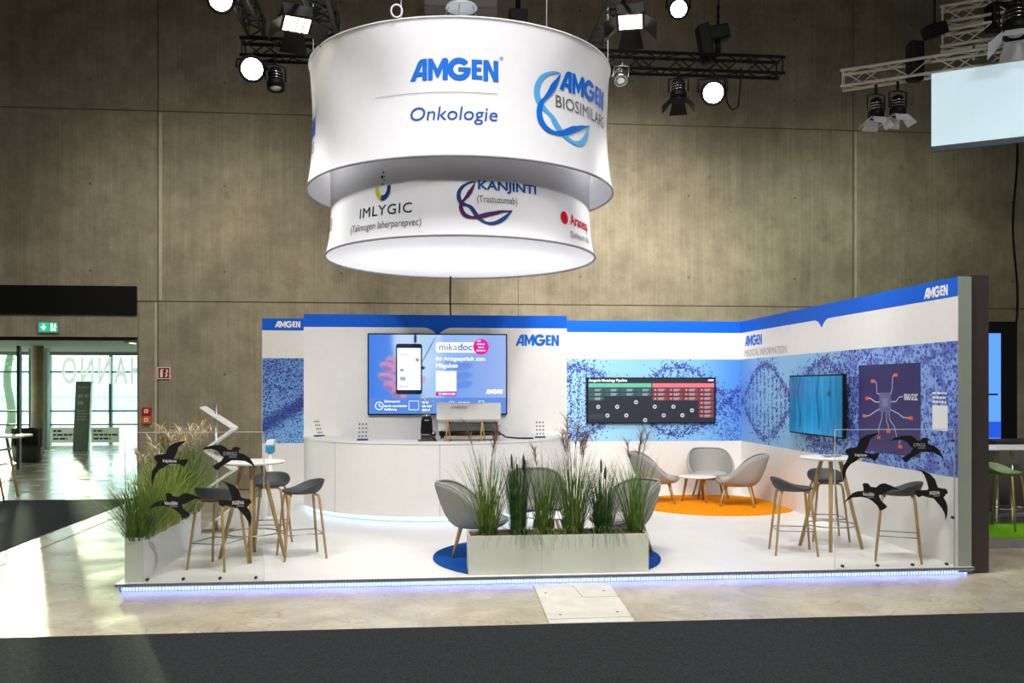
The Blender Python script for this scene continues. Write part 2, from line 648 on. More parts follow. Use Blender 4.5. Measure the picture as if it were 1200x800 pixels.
M_WOOD2 = mat('oak_dark', (172, 124, 78), .45, var=.16, scale=14, stretch=(1, 1, .12))
M_SEAT = mat('charcoal_seat', (66, 68, 72), .6, var=.08, scale=30, bump=.1, bump_scale=240)
M_GREYF = mat('grey_upholstery', (158, 157, 152), .95, var=.07, scale=60, bump=.35, bump_scale=420, spec=.15)
M_GREYF2 = mat('grey_upholstery_light', (178, 176, 170), .95, var=.06, scale=60, bump=.35, bump_scale=420, spec=.15)
M_ORANGE = mat('orange_rug', (246, 150, 6), .95, var=.10, scale=22, bump=.6, bump_scale=260, spec=.1)
M_RUGBLUE = mat('blue_rug', (24, 84, 170), .95, var=.16, scale=40, bump=.6, bump_scale=260, spec=.1)
M_GREENRUG = mat('lime_rug', (128, 196, 40), .95, var=.10, scale=22, bump=.6, bump_scale=260, spec=.1)
M_GLASS = glass_mat('clear_glass', (.985, .995, .99))
M_GLASSEDGE = mat('glass_edge', (206, 222, 214), .15, var=.02)
M_GLASSC = glass_mat('tinted_glass', (.80, .93, .90))
M_TRUSS = mat('silver_truss', (214, 210, 194), .45, .25, .05)
M_DOORW = mat('white_door', (226, 224, 228), .5)
M_STEEL = mat('steel_wire', (170, 170, 168), .35, .9)
M_SOIL = mat('bark_mulch', (92, 70, 44), .95, var=.4, scale=50, bump=.8, bump_scale=90)
M_DKGREY = mat('dark_grey_panel', (62, 56, 53), .6, spec=.3)
M_SAGE = mat('sage_panel', (146, 154, 144), .5, var=.03)
M_TRIM = mat('edge_trim_grey', (112, 116, 124), .4, .3)
M_PINK = mat('pink_badge', (226, 24, 150), .5, emit=.7)

def emat(name, rgb, s):
    return mat(name, rgb, .5, var=.01, emit=s)
M_LED = emat('led_blue', (96, 118, 255), 8.0)
M_LEDW = emat('led_cool', (170, 205, 255), 2.6)
M_LAMP = emat('lamp_lens', (255, 250, 238), 60.0)
M_LAMPD = emat('lamp_dim', (255, 240, 205), 6.0)
M_SWHITE = emat('screen_white', (245, 248, 255), .85)
M_SBLUE = emat('screen_blue', (30, 96, 200), .8)
M_SDARK = emat('screen_dark', (28, 32, 44), .5)
M_SGREY = emat('screen_grey', (150, 158, 172), .8)
M_BILLB = emat('lit_panel', (212, 236, 246), .62)
P_PRINT = print_mat('mural_print')
P_SCREEN = print_mat('screen_image', emit=1.0, rough=.2)

# ------------------------------------------------------------------ the hall
DECK = 0.08
WY = 17.25
floor = struct(MB().box(-22, 24, -8, 34, -.3, 0).build('floor', M_FLOOR))
ceiling = struct(MB().box(-22, 24, -8, 17.6, 12.6, 12.9).build('ceiling', M_CEIL))
struct(MB().box(-22.3, -22, -8, 17.6, 0, 12.6).build('wall_left', M_CONC))
struct(MB().box(24, 24.3, -8, 17.6, 0, 12.6).build('wall_right', M_CONC))
struct(MB().box(-22, 24, -8.3, -8, 0, 12.6).build('wall_front', M_CONC))

wall = struct(MB().box(-22, -13.5, WY + .02, WY + .5, 0, 12.6).box(-13.5, -5.38, WY + .02, WY + .5, 2.9, 12.6).box(-5.38, 24, WY + .02, WY + .5, 0, 12.6).build('wall_back', M_CONC2))
colsx = [-22, -18.5, -11.75, -5.0, 1.75, 8.51, 15.26, 24]
rows = [0, 3.53, 7.08, 10.63, 12.6]
for i in range(len(colsx) - 1):
    for j in range(4):
        x0, x1, z0, z1 = colsx[i], colsx[i + 1], rows[j], rows[j + 1]
        gx0 = .003 if x0 in (1.75, 15.26) else .011
        gx1 = .003 if x1 in (1.75, 15.26) else .011
        pcs = [(x0 + gx0, x1 - gx1, z0 + .010, z1 - .010)]
        if j == 0 and x0 < -5.01 and x1 > -13.6 and x0 > -13.5:
            pcs = [(x0 + gx0, -5.36, 2.86, z1 - .018), (-5.35, x1 - gx1, z0, z1 - .018)]
        for a, b, c, d in pcs:
            MB().box(a, b, WY + random.uniform(0, .006), WY + .0195, c, d).build('concrete_panel', M_CONC, wall, bevel=.007)
# form-tie holes
for x in (-5.0, 8.51):
    MB().box(x + .018, x + .075, WY - .004, WY + .02, 3.56, 7.05).build('joint_strip', mat('pale_sealant', (196, 186, 160), .8, var=.12, scale=5), wall)
    MB().box(x - .055, x - .016, WY - .004, WY + .02, .02, 3.51).build('joint_strip', mat('pale_sealant', (196, 186, 160), .8, var=.12, scale=5), wall)
ties = MB()
for i in range(2, 6):
    for j in range(3):
        for k in (0.18, .5, .82):
            x = colsx[i] + (colsx[i + 1] - colsx[i]) * k
            for q in (.16, .62):
                z = rows[j] + 3.5 * q
                if x < -5.3 and z < 4:
                    continue
                ties.tube((x, WY - .006, z), (x, WY + .01, z), .022, n=8)
o = ties.build('tie_hole', M_CONC2, wall)
o['kind'] = 'stuff'

carpet = struct(MB().box(-22, 24, -3, 7.24, 0, .008).build('floor_carpet', M_CARPET))
carpet2 = struct(MB().box(-12, -5.0, 7.25, 16.0, 0, .008).build('floor_carpet', M_CARPET))
# joint in the hall floor beside the aisle
struct(MB().box(-4.62, -4.60, 7.3, 14.0, 0, .002).build('trim_1', M_CONC2))

# ------------------------------------------------------------------ lobby behind the opening
struct(MB().box(-22, -4.9, WY + .5, 34, 3.12, 3.3).build('ceiling_lobby', mat('lobby_ceiling', (118, 122, 104), .8)))
struct(MB().box(-5.1, -4.9, WY + .5, 34, 0, 3.12).build('wall_lobby', M_CONC))
FY = 31.6
fac = struct(MB().box(-22, -4.9, FY - .06, FY + .06, 3.0, 3.12).build('window_1', mat('lobby_frame', (86, 92, 84), .5)))
M_FRAME = mat('lobby_mullion', (74, 86, 78), .5)
mull = [XY(p, FY) for p in (-40, -12, 23, 58, 130, 175)]
for x in mull:
    MB().box(x - .05, x + .05, FY - .08, FY + .08, 0, 3.0).build('mullion', M_FRAME, fac)
for z in (2.44, 1.12, .66):
    MB().box(-22, -4.9, FY - .05, FY + .05, z - .03, z + .03).build('rail', M_FRAME, fac)
xs = [-22] + mull + [-4.9]
for i in range(len(xs) - 1):
    MB().box(xs[i] + .05, xs[i + 1] - .05, FY - .01, FY + .01, 0, 3.0).build('pane', M_GLASSC, fac)
ffr = Frame((0, FY - .10, 0), (1, 0, 0), (0, 0, 1))
g = text2d('HANNO', 1.2, .02, spacing=1.25)
g = [(-x, y) for x, y in g[0]], g[1]
x1 = XY(168, FY)
g = fit(g, XY(74, FY), x1, 2.02, .95)
decal('window_lettering', g, ffr, mat('glowing_letters', (236, 244, 240), .8, emit=.4), fac, h=.0)  # faint glow set into the letters, which are no lamp
for a, b in ((60, 88), (107, 140)):
    pn = MB().box(XY(a, FY - .3), XY(b, FY - .3), FY - .33, FY - .29, .06, .58).build('sign_panel', mat('lobby_sign', (214, 222, 206), .6), fac)
    w = XY(b, FY - .3) - XY(a, FY - .3)
    decal('lettering', bars2d([w * .35, w * .85, w * .6], XY(a, FY - .33) + w * .08, .43, .06, .07, a), Frame((0, FY - .335, 0), (1, 0, 0), (0, 0, 1)), M_PDARK, pn, stuff=True)
# columns and post in the lobby
struct(MB().tube((XY(44, 27), 27, 0), (XY(44, 27), 27, 3.12), .17, n=20).build('column_1', M_CONC))
struct(MB().box(XY(35, 29), XY(39, 29), 28.9, 29.1, 0, 3.12).box(XY(50, 29), XY(57, 29), 28.9, 29.1, 0, 3.12).build('column_2', mat('green_steel', (96, 122, 106), .5)))
struct(MB().box(XY(20.5, 22), XY(24, 22), 21.95, 22.05, 0, 2.9).build('door_1', mat('dark_post', (54, 50, 44), .5)))
# beyond the glass: paving, a pale building, a tree
struct(MB().box(-60, 20, 34, 90, -.35, -.05).build('ground_outside', mat('paving_outside', (196, 200, 190), .8)))
tag(MB().box(-44, -18, 70, 80, -.05, 4.2).box(-44, -18, 69.9, 70.0, 1.2, 1.5).build('building', mat('far_building', (150, 196, 200), .8)), 'low pale building seen through the lobby glass', 'building')
tr = thing('tree', (XY(11, 40), 40, 0), 'slim tree trunk standing outside the lobby glass', 'tree')
MB().path([(XY(11, 40) + .1 * math.sin(k), 40, -.05 + .5 * k) for k in range(12)], [.2 - .008 * k for k in range(12)], 8).build('trunk', mat('bark', (74, 84, 66), .9, var=.3, scale=20), tr)
mb = MB()
rg = random.Random(4)
for k in range(260):
    c = Vector((XY(11, 40) + rg.gauss(0, .5), 40 + rg.gauss(0, .5), 4.6 + rg.gauss(0, .8)))
    u = Vector((rg.uniform(-1, 1), rg.uniform(-1, 1), rg.uniform(-1, 1))).normalized() * .12
    v = u.orthogonal().normalized() * .07
    mb.add([c - u, c + v, c + u, c - v], [(0, 1, 2, 3)])
mb.build('foliage', mat('far_leaf', (90, 120, 70), .8), tr)['kind'] = 'stuff'
# lobby ceiling light boxes
for (a, b, y, dz, lab) in ((20, 100, 20.5, .0, 'long slanted light strip under the lobby ceiling'), (149, 162, 21.0, .05, 'short light strip at the lobby ceiling beside the concrete pier')):
    xa, xb = XY(a, y), XY(b, y)
    t = thing('ceiling_light', ((xa + xb) / 2, y, 2.9), lab, 'light')
    MB().box(xa, xb, y - .2, y + .2, 2.98 - dz, 3.12).build('housing', mat('lamp_housing', (150, 152, 130), .6), t)
    MB().box(xa + .1, xb - .1, y - .16, y + .16, 2.965 - dz, 2.98 - dz).build('diffuser', emat('strip_light', (255, 250, 225), 3.0), t)

# stele
sx0, sx1, sy = XY(90, 28.0), XY(108, 28.0), 28.0
t = thing('info_stele', ((sx0 + sx1) / 2, sy, 0), 'tall grey information stele standing in the bright lobby', 'sign')
mb = MB()
vs = []
for z, dx in ((0.0, -.09), (2.1, .0)):
    vs += [(sx0 + dx, sy - .08, z), (sx1 + dx, sy - .08, z), (sx1 + dx, sy + .08, z), (sx0 + dx, sy + .08, z)]
mb.add(vs, [(0, 3, 2, 1), (4, 5, 6, 7), (0, 1, 5, 4), (1, 2, 6, 5), (2, 3, 7, 6), (3, 0, 4, 7)])
mb.build('slab', mat('stele_grey', (104, 118, 106), .4, .2), t)
w = sx1 - sx0
sf = Frame((sx0, sy - .085, 0), (1, 0, 0), (.043, 0, 1))
decal('lettering', join2d(bars2d([w * .7], .08 - .09, 1.9, .05, .05), bars2d([w * .72, w * .5], -.01, 1.62, .09, .12, 3), bars2d([w * .6, w * .75, w * .6, w * .7], -.01, 1.2, .035, .05, 5)), sf, M_PLGREY, t, stuff=True)

# armchair and table in the lobby entrance
t = thing('lobby_armchair', (XY(32, 24), 24, 0), 'dark rounded armchair just inside the lobby entrance', 'chair')
c = (XY(32, 24), 24, 0)
MB().lathe([(.02, .02), (.3, .02), (.34, .1), (.36, .4), (.33, .44), (.02, .44)], 20, c).build('seat', M_SEAT, t)
mb = MB()
for k in range(13):
    a = R(0 + 180 * k / 12)
    mb.obox((c[0] + .33 * math.cos(a), c[1] + .33 * math.sin(a), .64), (.05 * math.cos(a), .05 * math.sin(a), 0), (-.05 * math.sin(a), .05 * math.cos(a), 0), (0, 0, .24))
mb.build('backrest', M_SEAT, t, bevel=.02)

t = thing('trestle_table', (XY(4, 16.3), 16.3, 0), 'white high table with slanted ladder legs cut by the frame edge', 'table')
x0, x1 = XY(-30, 16.3), XY(27, 16.3)
MB().box(x0, x1, 16.0, 16.7, 1.06, 1.10).build('tabletop', M_WHITE, t, bevel=.008)
xl = XY(3, 16.3)
for yy in (16.08, 16.62):
    for dx in (.0, -1.0):
        MB().path([(xl + dx - .08, yy, 1.06), (xl + dx + .12 * (1 if dx == 0 else -1), yy, 0)], .025, 6).build('leg', M_WOOD, t)
for z in (.3, .6, .85):
    MB().tube((xl + .0 + .1 * (1 - z), 16.08, z), (xl + .1 * (1 - z), 16.62, z), .016).build('rung', M_WOOD, t)

# ------------------------------------------------------------------ on the concrete wall
tag(MB().box(-13.4, XY(161, WY), WY - .07, WY - .001, ZY(100, 368.5, WY), ZY(100, 335, WY)).build('shutter_box', M_BLACK, bevel=.01), 'long black shutter box above the lobby opening', 'box')
MB()  # spacer
tag(MB().box(-13.4, -5.37, WY + .03, WY + .2, 2.80, 2.86).build('door_track', M_BLACK), 'black door track along the top of the lobby opening', 'track')

x0, x1, z0, z1 = XY(46, WY), XY(70, WY), ZY(58, 390, WY), ZY(58, 377, WY)
t = thing('exit_sign', ((x0 + x1) / 2, WY - .06, z0), 'lit green emergency exit sign on the lintel above the opening', 'sign')
MB().box(x0, x1, WY - .06, WY, z0, z1).build('housing', M_PLGREY, t)
efr = Frame((x0, WY - .06, z0), (1, 0, 0), (0, 0, 1))
ew, eh = x1 - x0, z1 - z0
M_EXG = emat('exit_green', (20, 190, 130), .9)
decal('green_panel', join2d(rect2d(.02, ew * .55, .02, eh - .02), rect2d(ew * .58, ew - .02, .02, eh - .02)), efr, M_EXG, t, .002)
ax, ay = ew * .28, eh * .5
arrow = join2d(rect2d(ax - .015, ax + .015, ay - .02, eh - .04), ([(ax - .055, ay + .01), (ax, ay - .06), (ax + .055, ay + .01)], [(0, 1, 2)]))
man = join2d(rect2d(ew * .62, ew * .72, .03, eh - .03), disc2d(ew * .84, eh * .76, .014), line2d([(ew * .84, eh * .68), (ew * .80, eh * .42), (ew * .86, eh * .3), (ew * .84, eh * .14)], .018), line2d([(ew * .80, eh * .42), (ew * .74, eh * .2)], .016), line2d([(ew * .76, eh * .55), (ew * .84, eh * .6), (ew * .92, eh * .5)], .012))
decal('pictogram', join2d(arrow, man), efr, M_SWHITE, t, .004)

x0, x1, z0, z1 = XY(185, WY), XY(200, WY), ZY(192, 444, WY), ZY(192, 430, WY)
t = thing('fire_equipment_sign', ((x0 + x1) / 2, WY - .03, z0), 'square red and white fire equipment sign on the concrete', 'sign')
MB().box(x0, x1, WY - .03, WY - .005, z0, z1).build('plate', M_PWHITE, t)
fr = Frame((x0, WY - .03, z0), (1, 0, 0), (0, 0, 1))
w, h = x1 - x0, z1 - z0
decal('red_field', rect2d(.014, w - .014, .014, h - .014), fr, mat('sign_red', (150, 30, 32), .5), t, .002)
decal('pictogram', join2d(rect2d(w * .22, w * .42, h * .15, h * .6), disc2d(w * .32, h * .68, .022), rect2d(w * .28, w * .48, h * .76, h * .82), line2d([(w * .62, h * .2), (w * .75, h * .3), (w * .66, h * .5), (w * .8, h * .62), (w * .7, h * .8)], .026)), fr, M_PWHITE, t, .004)

for k, (ya, yb, rgb, lab) in enumerate(((477, 486, (196, 34, 30), 'red manual call point on the pier, upper of the pair'), (487, 496.5, (226, 104, 22), 'orange manual call point on the pier, lower of the pair'))):
    x0, x1, z0, z1 = XY(167, WY), XY(178, WY), ZY(172, yb, WY), ZY(172, ya, WY)
    t = thing('call_point', ((x0 + x1) / 2, WY - .06, z0), lab, 'call point', 'call points on the concrete pier')
    MB().box(x0, x1, WY - .06, WY, z0, z1).build('housing', mat('call_%d' % k, rgb, .4), t, bevel=.008)
    cx, cz = (x0 + x1) / 2, (z0 + z1) / 2
    MB().box(cx - .035, cx + .035, WY - .068, WY - .058, cz - .035, cz + .035).build('window_plate', M_PWHITE, t)
    MB().tube((cx, WY - .075, cz), (cx, WY - .06, cz), .014, n=10).build('button', M_BLACK, t)

# cable on the wall, right
tag(MB().path([(XY(1189, WY) + .05 * math.sin(z * 2.1), WY - .02, z) for z in np.linspace(2.8, 7.2, 16)], .02, 6).build('wall_cable', M_BLACK), 'black cable hanging down the concrete at far right', 'cable')

# ------------------------------------------------------------------ booth platform
PX0, PX1, PY0, PY1 = -2.93, 5.62, 8.76, 15.42
pf = thing('platform', (1.3, 12, 0), 'low white exhibition platform with blue glowing front edge', 'platform')
MB().box(PX0, PX1, PY0, PY1, .045, DECK).build('deck', M_DECK, pf)
MB().box(PX0, PX1, PY0 - .015, PY0 + .0, .058, DECK).build('edge_trim', M_TRIM, pf)
MB().box(PX0 + .02, PX1, PY0 + .06, PY1, .0, .045).build('plinth', M_TRIM, pf)
nled = 140
led = MB().box(PX0 + .04, PX1 - .05, PY0 + .045, PY0 + .058, .004, .05)
led.build('led_strip', M_LED, pf)
mb = MB()
for k in range(nled * 2):
    x = PX0 + .05 + (PX1 - PX0 - .12) * k / (nled * 2)
    mb.box(x, x + .0045, PY0 + .036, PY0 + .044, .004, .05)
mb.build('led_rib', M_TRIM, pf)['kind'] = 'stuff'
rp = thing('ramp_plate', (1.36, 7.75, 0), 'dirty white floor ramp plate lying before the platform edge', 'ramp')
pts = [(.99, 7.24), (1.70, 7.24), (1.78, 8.70), (1.03, 8.70)]
MB().prism(pts, .002, .014).build('plate', mat('worn_white_board', (222, 218, 206), .45, var=.10, scale=5), rp, bevel=.003)
for (x, y) in ((1.12, 7.5), (1.62, 7.55), (1.1, 8.3), (1.66, 8.35)):
    MB().tube((x, y, .012), (x, y, .0165), .012, n=8).build('screw', M_DKGREY, rp)
for (a, b) in (((1.0, 7.36), (1.71, 7.38)), ((1.40, 8.62), (1.42, 8.1)), ((1.43, 8.1), (1.76, 8.12))):
    MB().path([(a[0], a[1], .014), (b[0], b[1], .014)], .0022, 4).build('scratch', M_DKGREY, rp)

# ------------------------------------------------------------------ booth walls
TOP = DECK + 3.0
BAND = DECK + 2.80
MU0, MU1 = DECK + .917, DECK + 2.34
BY = 15.25
def noise2(U, V, s, seed):
    rng = np.random.RandomState(seed)
    tab = rng.rand(64, 64)
    x, y = U * s, V * s
    xi, yi = np.floor(x).astype(int), np.floor(y).astype(int)
    fx, fy = x - xi, y - yi
    fx, fy = fx * fx * (3 - 2 * fx), fy * fy * (3 - 2 * fy)
    g = lambda a, b: tab[a % 64, b % 64]
    return (g(xi, yi) * (1 - fx) + g(xi + 1, yi) * fx) * (1 - fy) + (g(xi, yi + 1) * (1 - fx) + g(xi + 1, yi + 1) * fx) * fy

def speckle(img, dens, rng, cols, sizes=(1, 2)):
    """scatter small dark round particles with a probability per cell"""
    ny, nx, _ = img.shape
    hit = np.argwhere(rng.rand(ny, nx) < dens * .27)
    for j, i in hit:
        r_ = rng.uniform(sizes[0], sizes[1]) * .95
        k = int(r_ + .5)
        c = cols[rng.randint(len(cols))] + rng.uniform(-14, 14)
        for dj in range(-k, k + 1):
            w = int(math.sqrt(max(0, r_ * r_ - dj * dj)) + .5)
            if 0 <= j + dj < ny:
                img[j + dj, max(0, i - w):i + w + 1] = c
    return img

DOTS = np.array([[62, 58, 150], [44, 44, 118], [84, 78, 176], [70, 84, 190]], float)
def helix(U, V, x0, lobe, zc, amp):
    ph = (U - x0) / lobe * math.pi
    up = zc + amp * np.sin(ph)
    dn = zc - amp * np.sin(ph)
    return up, dn, ph

def mural_rear(U, V):
    wid = U.max()
    rng = np.random.RandomState(3)
    t = U / wid
    base = np.stack([164 - 30 * t + 0 * V, 216 - 20 * t, 242 - 2 * t], -1)
    base += (noise2(U, V, 1.3, 5) - .5)[..., None] * np.array([26, 20, 8])
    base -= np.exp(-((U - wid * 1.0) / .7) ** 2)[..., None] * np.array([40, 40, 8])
    xa = XY(866, BY) - XY(668, BY) + 2.25 - 2.25
    up, dn, ph = helix(U, V, xa, 1.80, .70, .60)
    d = np.minimum(abs(V - up), abs(V - dn))
    dens = .55 * np.exp(-(d / .045) ** 2) + .10 * np.exp(-(d / .16) ** 2)
    inside = (V < np.maximum(up, dn)) & (V > np.minimum(up, dn))
    rung = (np.abs((U / .135) % 1 - .5) < .16) & inside
    dens = dens + rung * .33 + inside * .04
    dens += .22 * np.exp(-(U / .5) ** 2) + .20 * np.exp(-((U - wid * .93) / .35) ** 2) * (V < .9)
    return speckle(base, dens * .55, rng, DOTS)

def mural_side(U, V):
    wid = U.max()
    rng = np.random.RandomState(9)
    t = U / wid
    base = np.stack([146 - 8 * t + 0 * V, 206 - 24 * t, 242 - 6 * t], -1)
    base += (noise2(U, V, 1.1, 15) - .5)[..., None] * np.array([30, 26, 10])
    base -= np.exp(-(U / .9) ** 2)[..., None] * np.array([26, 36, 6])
    near = np.clip((U - 3.7) / .6, 0, 1)
    blot = noise2(U, V, 9, 4) * .6 + noise2(U, V, 21, 6) * .4
    base = base * (1 - near[..., None] * .42) + near[..., None] * .42 * np.array([126, 150, 232])
    dk = (near * (blot > .52))[..., None]
    base = base * (1 - dk * .5) + dk * .5 * np.array([72, 84, 180])
    up, dn, ph = helix(U, V, .08, 2.12, .70, .60)
    d = np.minimum(abs(V - up), abs(V - dn))
    far = np.clip((4.4 - U) / .5, 0, 1)
    dens = (.60 * np.exp(-(d / .05) ** 2) + .08 * np.exp(-(d / .18) ** 2)) * far
    inside = (V < np.maximum(up, dn)) & (V > np.minimum(up, dn))
    rung = (np.abs((U / .17) % 1 - .5) < .17) & inside
    dens += (rung * .42 + inside * .03) * far
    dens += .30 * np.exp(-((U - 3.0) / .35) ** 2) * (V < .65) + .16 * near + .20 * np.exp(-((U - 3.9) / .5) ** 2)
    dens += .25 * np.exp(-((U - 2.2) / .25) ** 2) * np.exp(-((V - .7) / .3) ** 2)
    return speckle(base, dens * .5, rng, DOTS, (1, 2.6))

def mural_left(U, V):
    rng = np.random.RandomState(21)
    base = np.stack([128 + 0 * U, 184 + 0 * U, 240 + 0 * U], -1)
    q = noise2(U, V, 2.2, 8)
    band = np.exp(-((V - .45 - .6 * (U - .3)) / .13) ** 2)
    base -= band[..., None] * np.array([60, 90, 70])
    hi = np.clip((V - .55) / .4, 0, 1)[..., None]
    base = base * (1 - .35 * hi) + .35 * hi * np.array([86, 116, 200])
    dens = .16 + .35 * band + .25 * np.clip(V - .3, 0, 1) + .1 * q
    return speckle(base, dens * .42, rng, DOTS * .85, (1, 2))

def blue_band(fr, a0, a1, notch, parent):
    zb, zt = BAND, TOP
    if notch is None:
        g = rect2d(a0, a1, zb, zt)
    else:
        cur = []
        for k in range(9):
            s = k / 8
            cur.append((notch - .26 + .26 * s, zb - .12 * s ** 2.4))
        out = [(a0, zt), (a0, zb)] + cur + [(notch + .26 - .26 * k / 8, zb - .12 * (k and (k / 8) ** 2.4)) for k in range(7, -1, -1)] + [(a1, zb), (a1, zt)]
        out = [(a0, zt), (a0, zb)] + cur + [(2 * notch - x, z) for x, z in reversed(cur[:-1])] + [(a1, zb), (a1, zt)]
        g = curve_mesh([out])
    return decal('blue_band', g, fr, M_BLUE, parent, .0015)

rear = Frame((0, BY, 0), (1, 0, 0), (0, 0, 1))
# rear wall, left piece and right piece
XL0, XL1, XC0, XC1, XR = -2.74, -1.93, -1.93, 2.24, 5.47
wl = struct(MB().box(XL0, XL1, BY, BY + .12, DECK, TOP).build('wall_booth_rear', M_WHITE))
wl['label'] = 'narrow white rear panel with speckled blue print left of the counter'
blue_band(rear, XL0, XL1, None, wl)
painted('mural', Frame((XL0 + .005, BY, MU0), (1, 0, 0), (0, 0, 1)), .80, 1.42, 170, 300, mural_left, P_PRINT, wl)
decal('logo', fit(LOGO, XY(322, BY), XY(352, BY), BAND + .045), rear, M_PWHITE, wl)
wr = struct(MB().box(XC1 + .01, XR, BY, BY + .12, DECK, TOP).build('wall_booth_rear', M_WHITE))
blue_band(rear, XC1 + .01, XR, None, wr)
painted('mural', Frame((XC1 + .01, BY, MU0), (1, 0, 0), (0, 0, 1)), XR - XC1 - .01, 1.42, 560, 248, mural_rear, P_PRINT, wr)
# cabin
CY = 14.3
cabin = struct(MB().box(XC0, XC1, CY, BY - .01, DECK, TOP + .0).build('wall_booth_cabin', M_WHITE))
cfr = Frame((0, CY, 0), (1, 0, 0), (0, 0, 1))
blue_band(cfr, XC0, XC1, XY(513, CY), cabin)
decal('logo', fit(LOGO, XY(604, CY), XY(655, CY), ZY(630, 405.5, CY)), cfr, M_LBLUE, cabin)
for x in (.17,):
    MB().box(x - .0015, x + .0015, CY - .001, CY + .01, DECK, BAND - .15).build('panel_joint', M_PLGREY, cabin)
# side wall
SX = 5.47
SY0 = 8.80
side = struct(MB().box(SX, SX + .14, SY0, BY + .12, DECK, TOP).build('wall_booth_side', M_WHITE))
MB().box(SX, SX + .14, SY0 - .012, SY0 - .001, .02, TOP).build('end_panel', M_SAGE, side)
sfr = Frame((SX, BY, 0), (0, -1, 0), (0, 0, 1))
SW = BY - SY0
blue_band(sfr, 0, SW, BY - RX(963, SX), side)
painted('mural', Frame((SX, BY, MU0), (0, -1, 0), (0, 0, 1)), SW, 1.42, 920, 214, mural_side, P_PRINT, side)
decal('logo', fit(LOGO, BY - RX(1083, SX), BY - RX(1111, SX), ZX(1097, 348.5, SX)), sfr, M_PWHITE, side)
decal('logo', fit(LOGO, BY - RX(873, SX), BY - RX(893, SX), 2.63, .19), sfr, M_LBLUE, side)
decal('lettering', fit(text2d('MEDICAL INFORMATION', 1, -.01), BY - RX(873, SX), BY - RX(922, SX), 2.46, .115), sfr, M_PLGREY, side)
# poster print on side wall
pa0, pa1 = BY - RX(1007, SX), BY - RX(1079, SX)
pz0, pz1 = 1.15, 2.21
po = thing('poster', (SX - .01, RX(1043, SX), pz0), 'dark purple chip diagram poster on the side wall', 'poster')
pfr = Frame((SX - .006, BY - pa0, pz0), (0, -1, 0), (0, 0, 1))
pw, ph_ = pa1 - pa0, pz1 - pz0
def poster_fn(U, V):
    t = V / V.max()
    return np.stack([50 + 22 * (1 - t), 42 + 20 * (1 - t), 98 + 20 * (1 - t)], -1)
MB().box(SX - .008, SX - .0025, BY - pa1, BY - pa0, pz0, pz1).build('board', mat('poster_board', (60, 52, 108), .5), po)
pfr = Frame((SX - .008, BY - pa0, pz0), (0, -1, 0), (0, 0, 1))
painted('print', pfr, pw, ph_, 30, 24, poster_fn, P_PRINT, po, .001)
M_CHIP = mat('chip_grey', (104, 100, 150), .5)
M_CHIP2 = mat('chip_grey_light', (134, 130, 172), .5)
M_TRACE = mat('trace_white', (206, 206, 226), .5)
M_TAG = mat('tag_orange', (232, 98, 48), .5)
def PP(x, y):    # the poster's own proportions
    return (x * pw, y * ph_)
decal('chip', rect2d(*(PP(.37, 0)[0], PP(.56, 0)[0], PP(0, .46)[1], PP(0, .68)[1])), pfr, M_CHIP, po, .003)
decal('chip_core', rect2d(.42 * pw, .51 * pw, .52 * ph_, .62 * ph_), pfr, M_CHIP2, po, .004)
tr_ = [[(.37, .66), (.33, .67), (.32, .79), (.29, .81)], [(.56, .66), (.58, .72), (.59, .86), (.61, .87)], [(.37, .57), (.30, .57), (.22, .61), (.19, .61)],
       [(.56, .58), (.64, .58), (.69, .63), (.75, .64)], [(.37, .49), (.30, .46), (.20, .41), (.14, .40)], [(.56, .49), (.68, .45), (.76, .41), (.84, .41)],
       [(.42, .46), (.41, .38), (.36, .27), (.36, .20)], [(.49, .46), (.49, .36), (.52, .31), (.52, .27)], [(.53, .46), (.54, .38), (.62, .30), (.66, .17)], [(.69, .12), (.71, .17)]]
decal('circuit_line', join2d(*[line2d([PP(*q) for q in l], .012) for l in tr_]), pfr, M_TRACE, po, .003)
decal('label_tag', join2d(*[rect2d(a * pw - .045, a * pw + .045, b * ph_ - .02, b * ph_ + .02) for a, b in ((.26, .81), (.64, .875), (.16, .61), (.11, .40), (.87, .41), (.36, .165), (.52, .245), (.71, .09))]), pfr, M_TAG, po, .004)
decal('lettering', fit(text2d('KRAS G12C', 1, .03), .77 * pw, .97 * pw, .60 * ph_, .075), pfr, M_PWHITE, po, .004)
# plain white square where a code was printed, small text above it
ca0, ca1 = BY - RX(1093, SX), BY - RX(1111, SX)
decal('white_square', rect2d(ca0, ca1, 1.47, 1.74), sfr, M_PWHITE, side, .004)
decal('small_print', bars2d([.27, .25, .26], ca0, 1.86, .022, .025, 2), sfr, M_PWHITE, side, .004)

# dark neighbour wall standing behind the side wall's end
dw = struct(MB().box(SX + .15, SX + .35, SY0 + .02, 15.0, .01, TOP + .02).build('wall_neighbour', M_DKGREY))

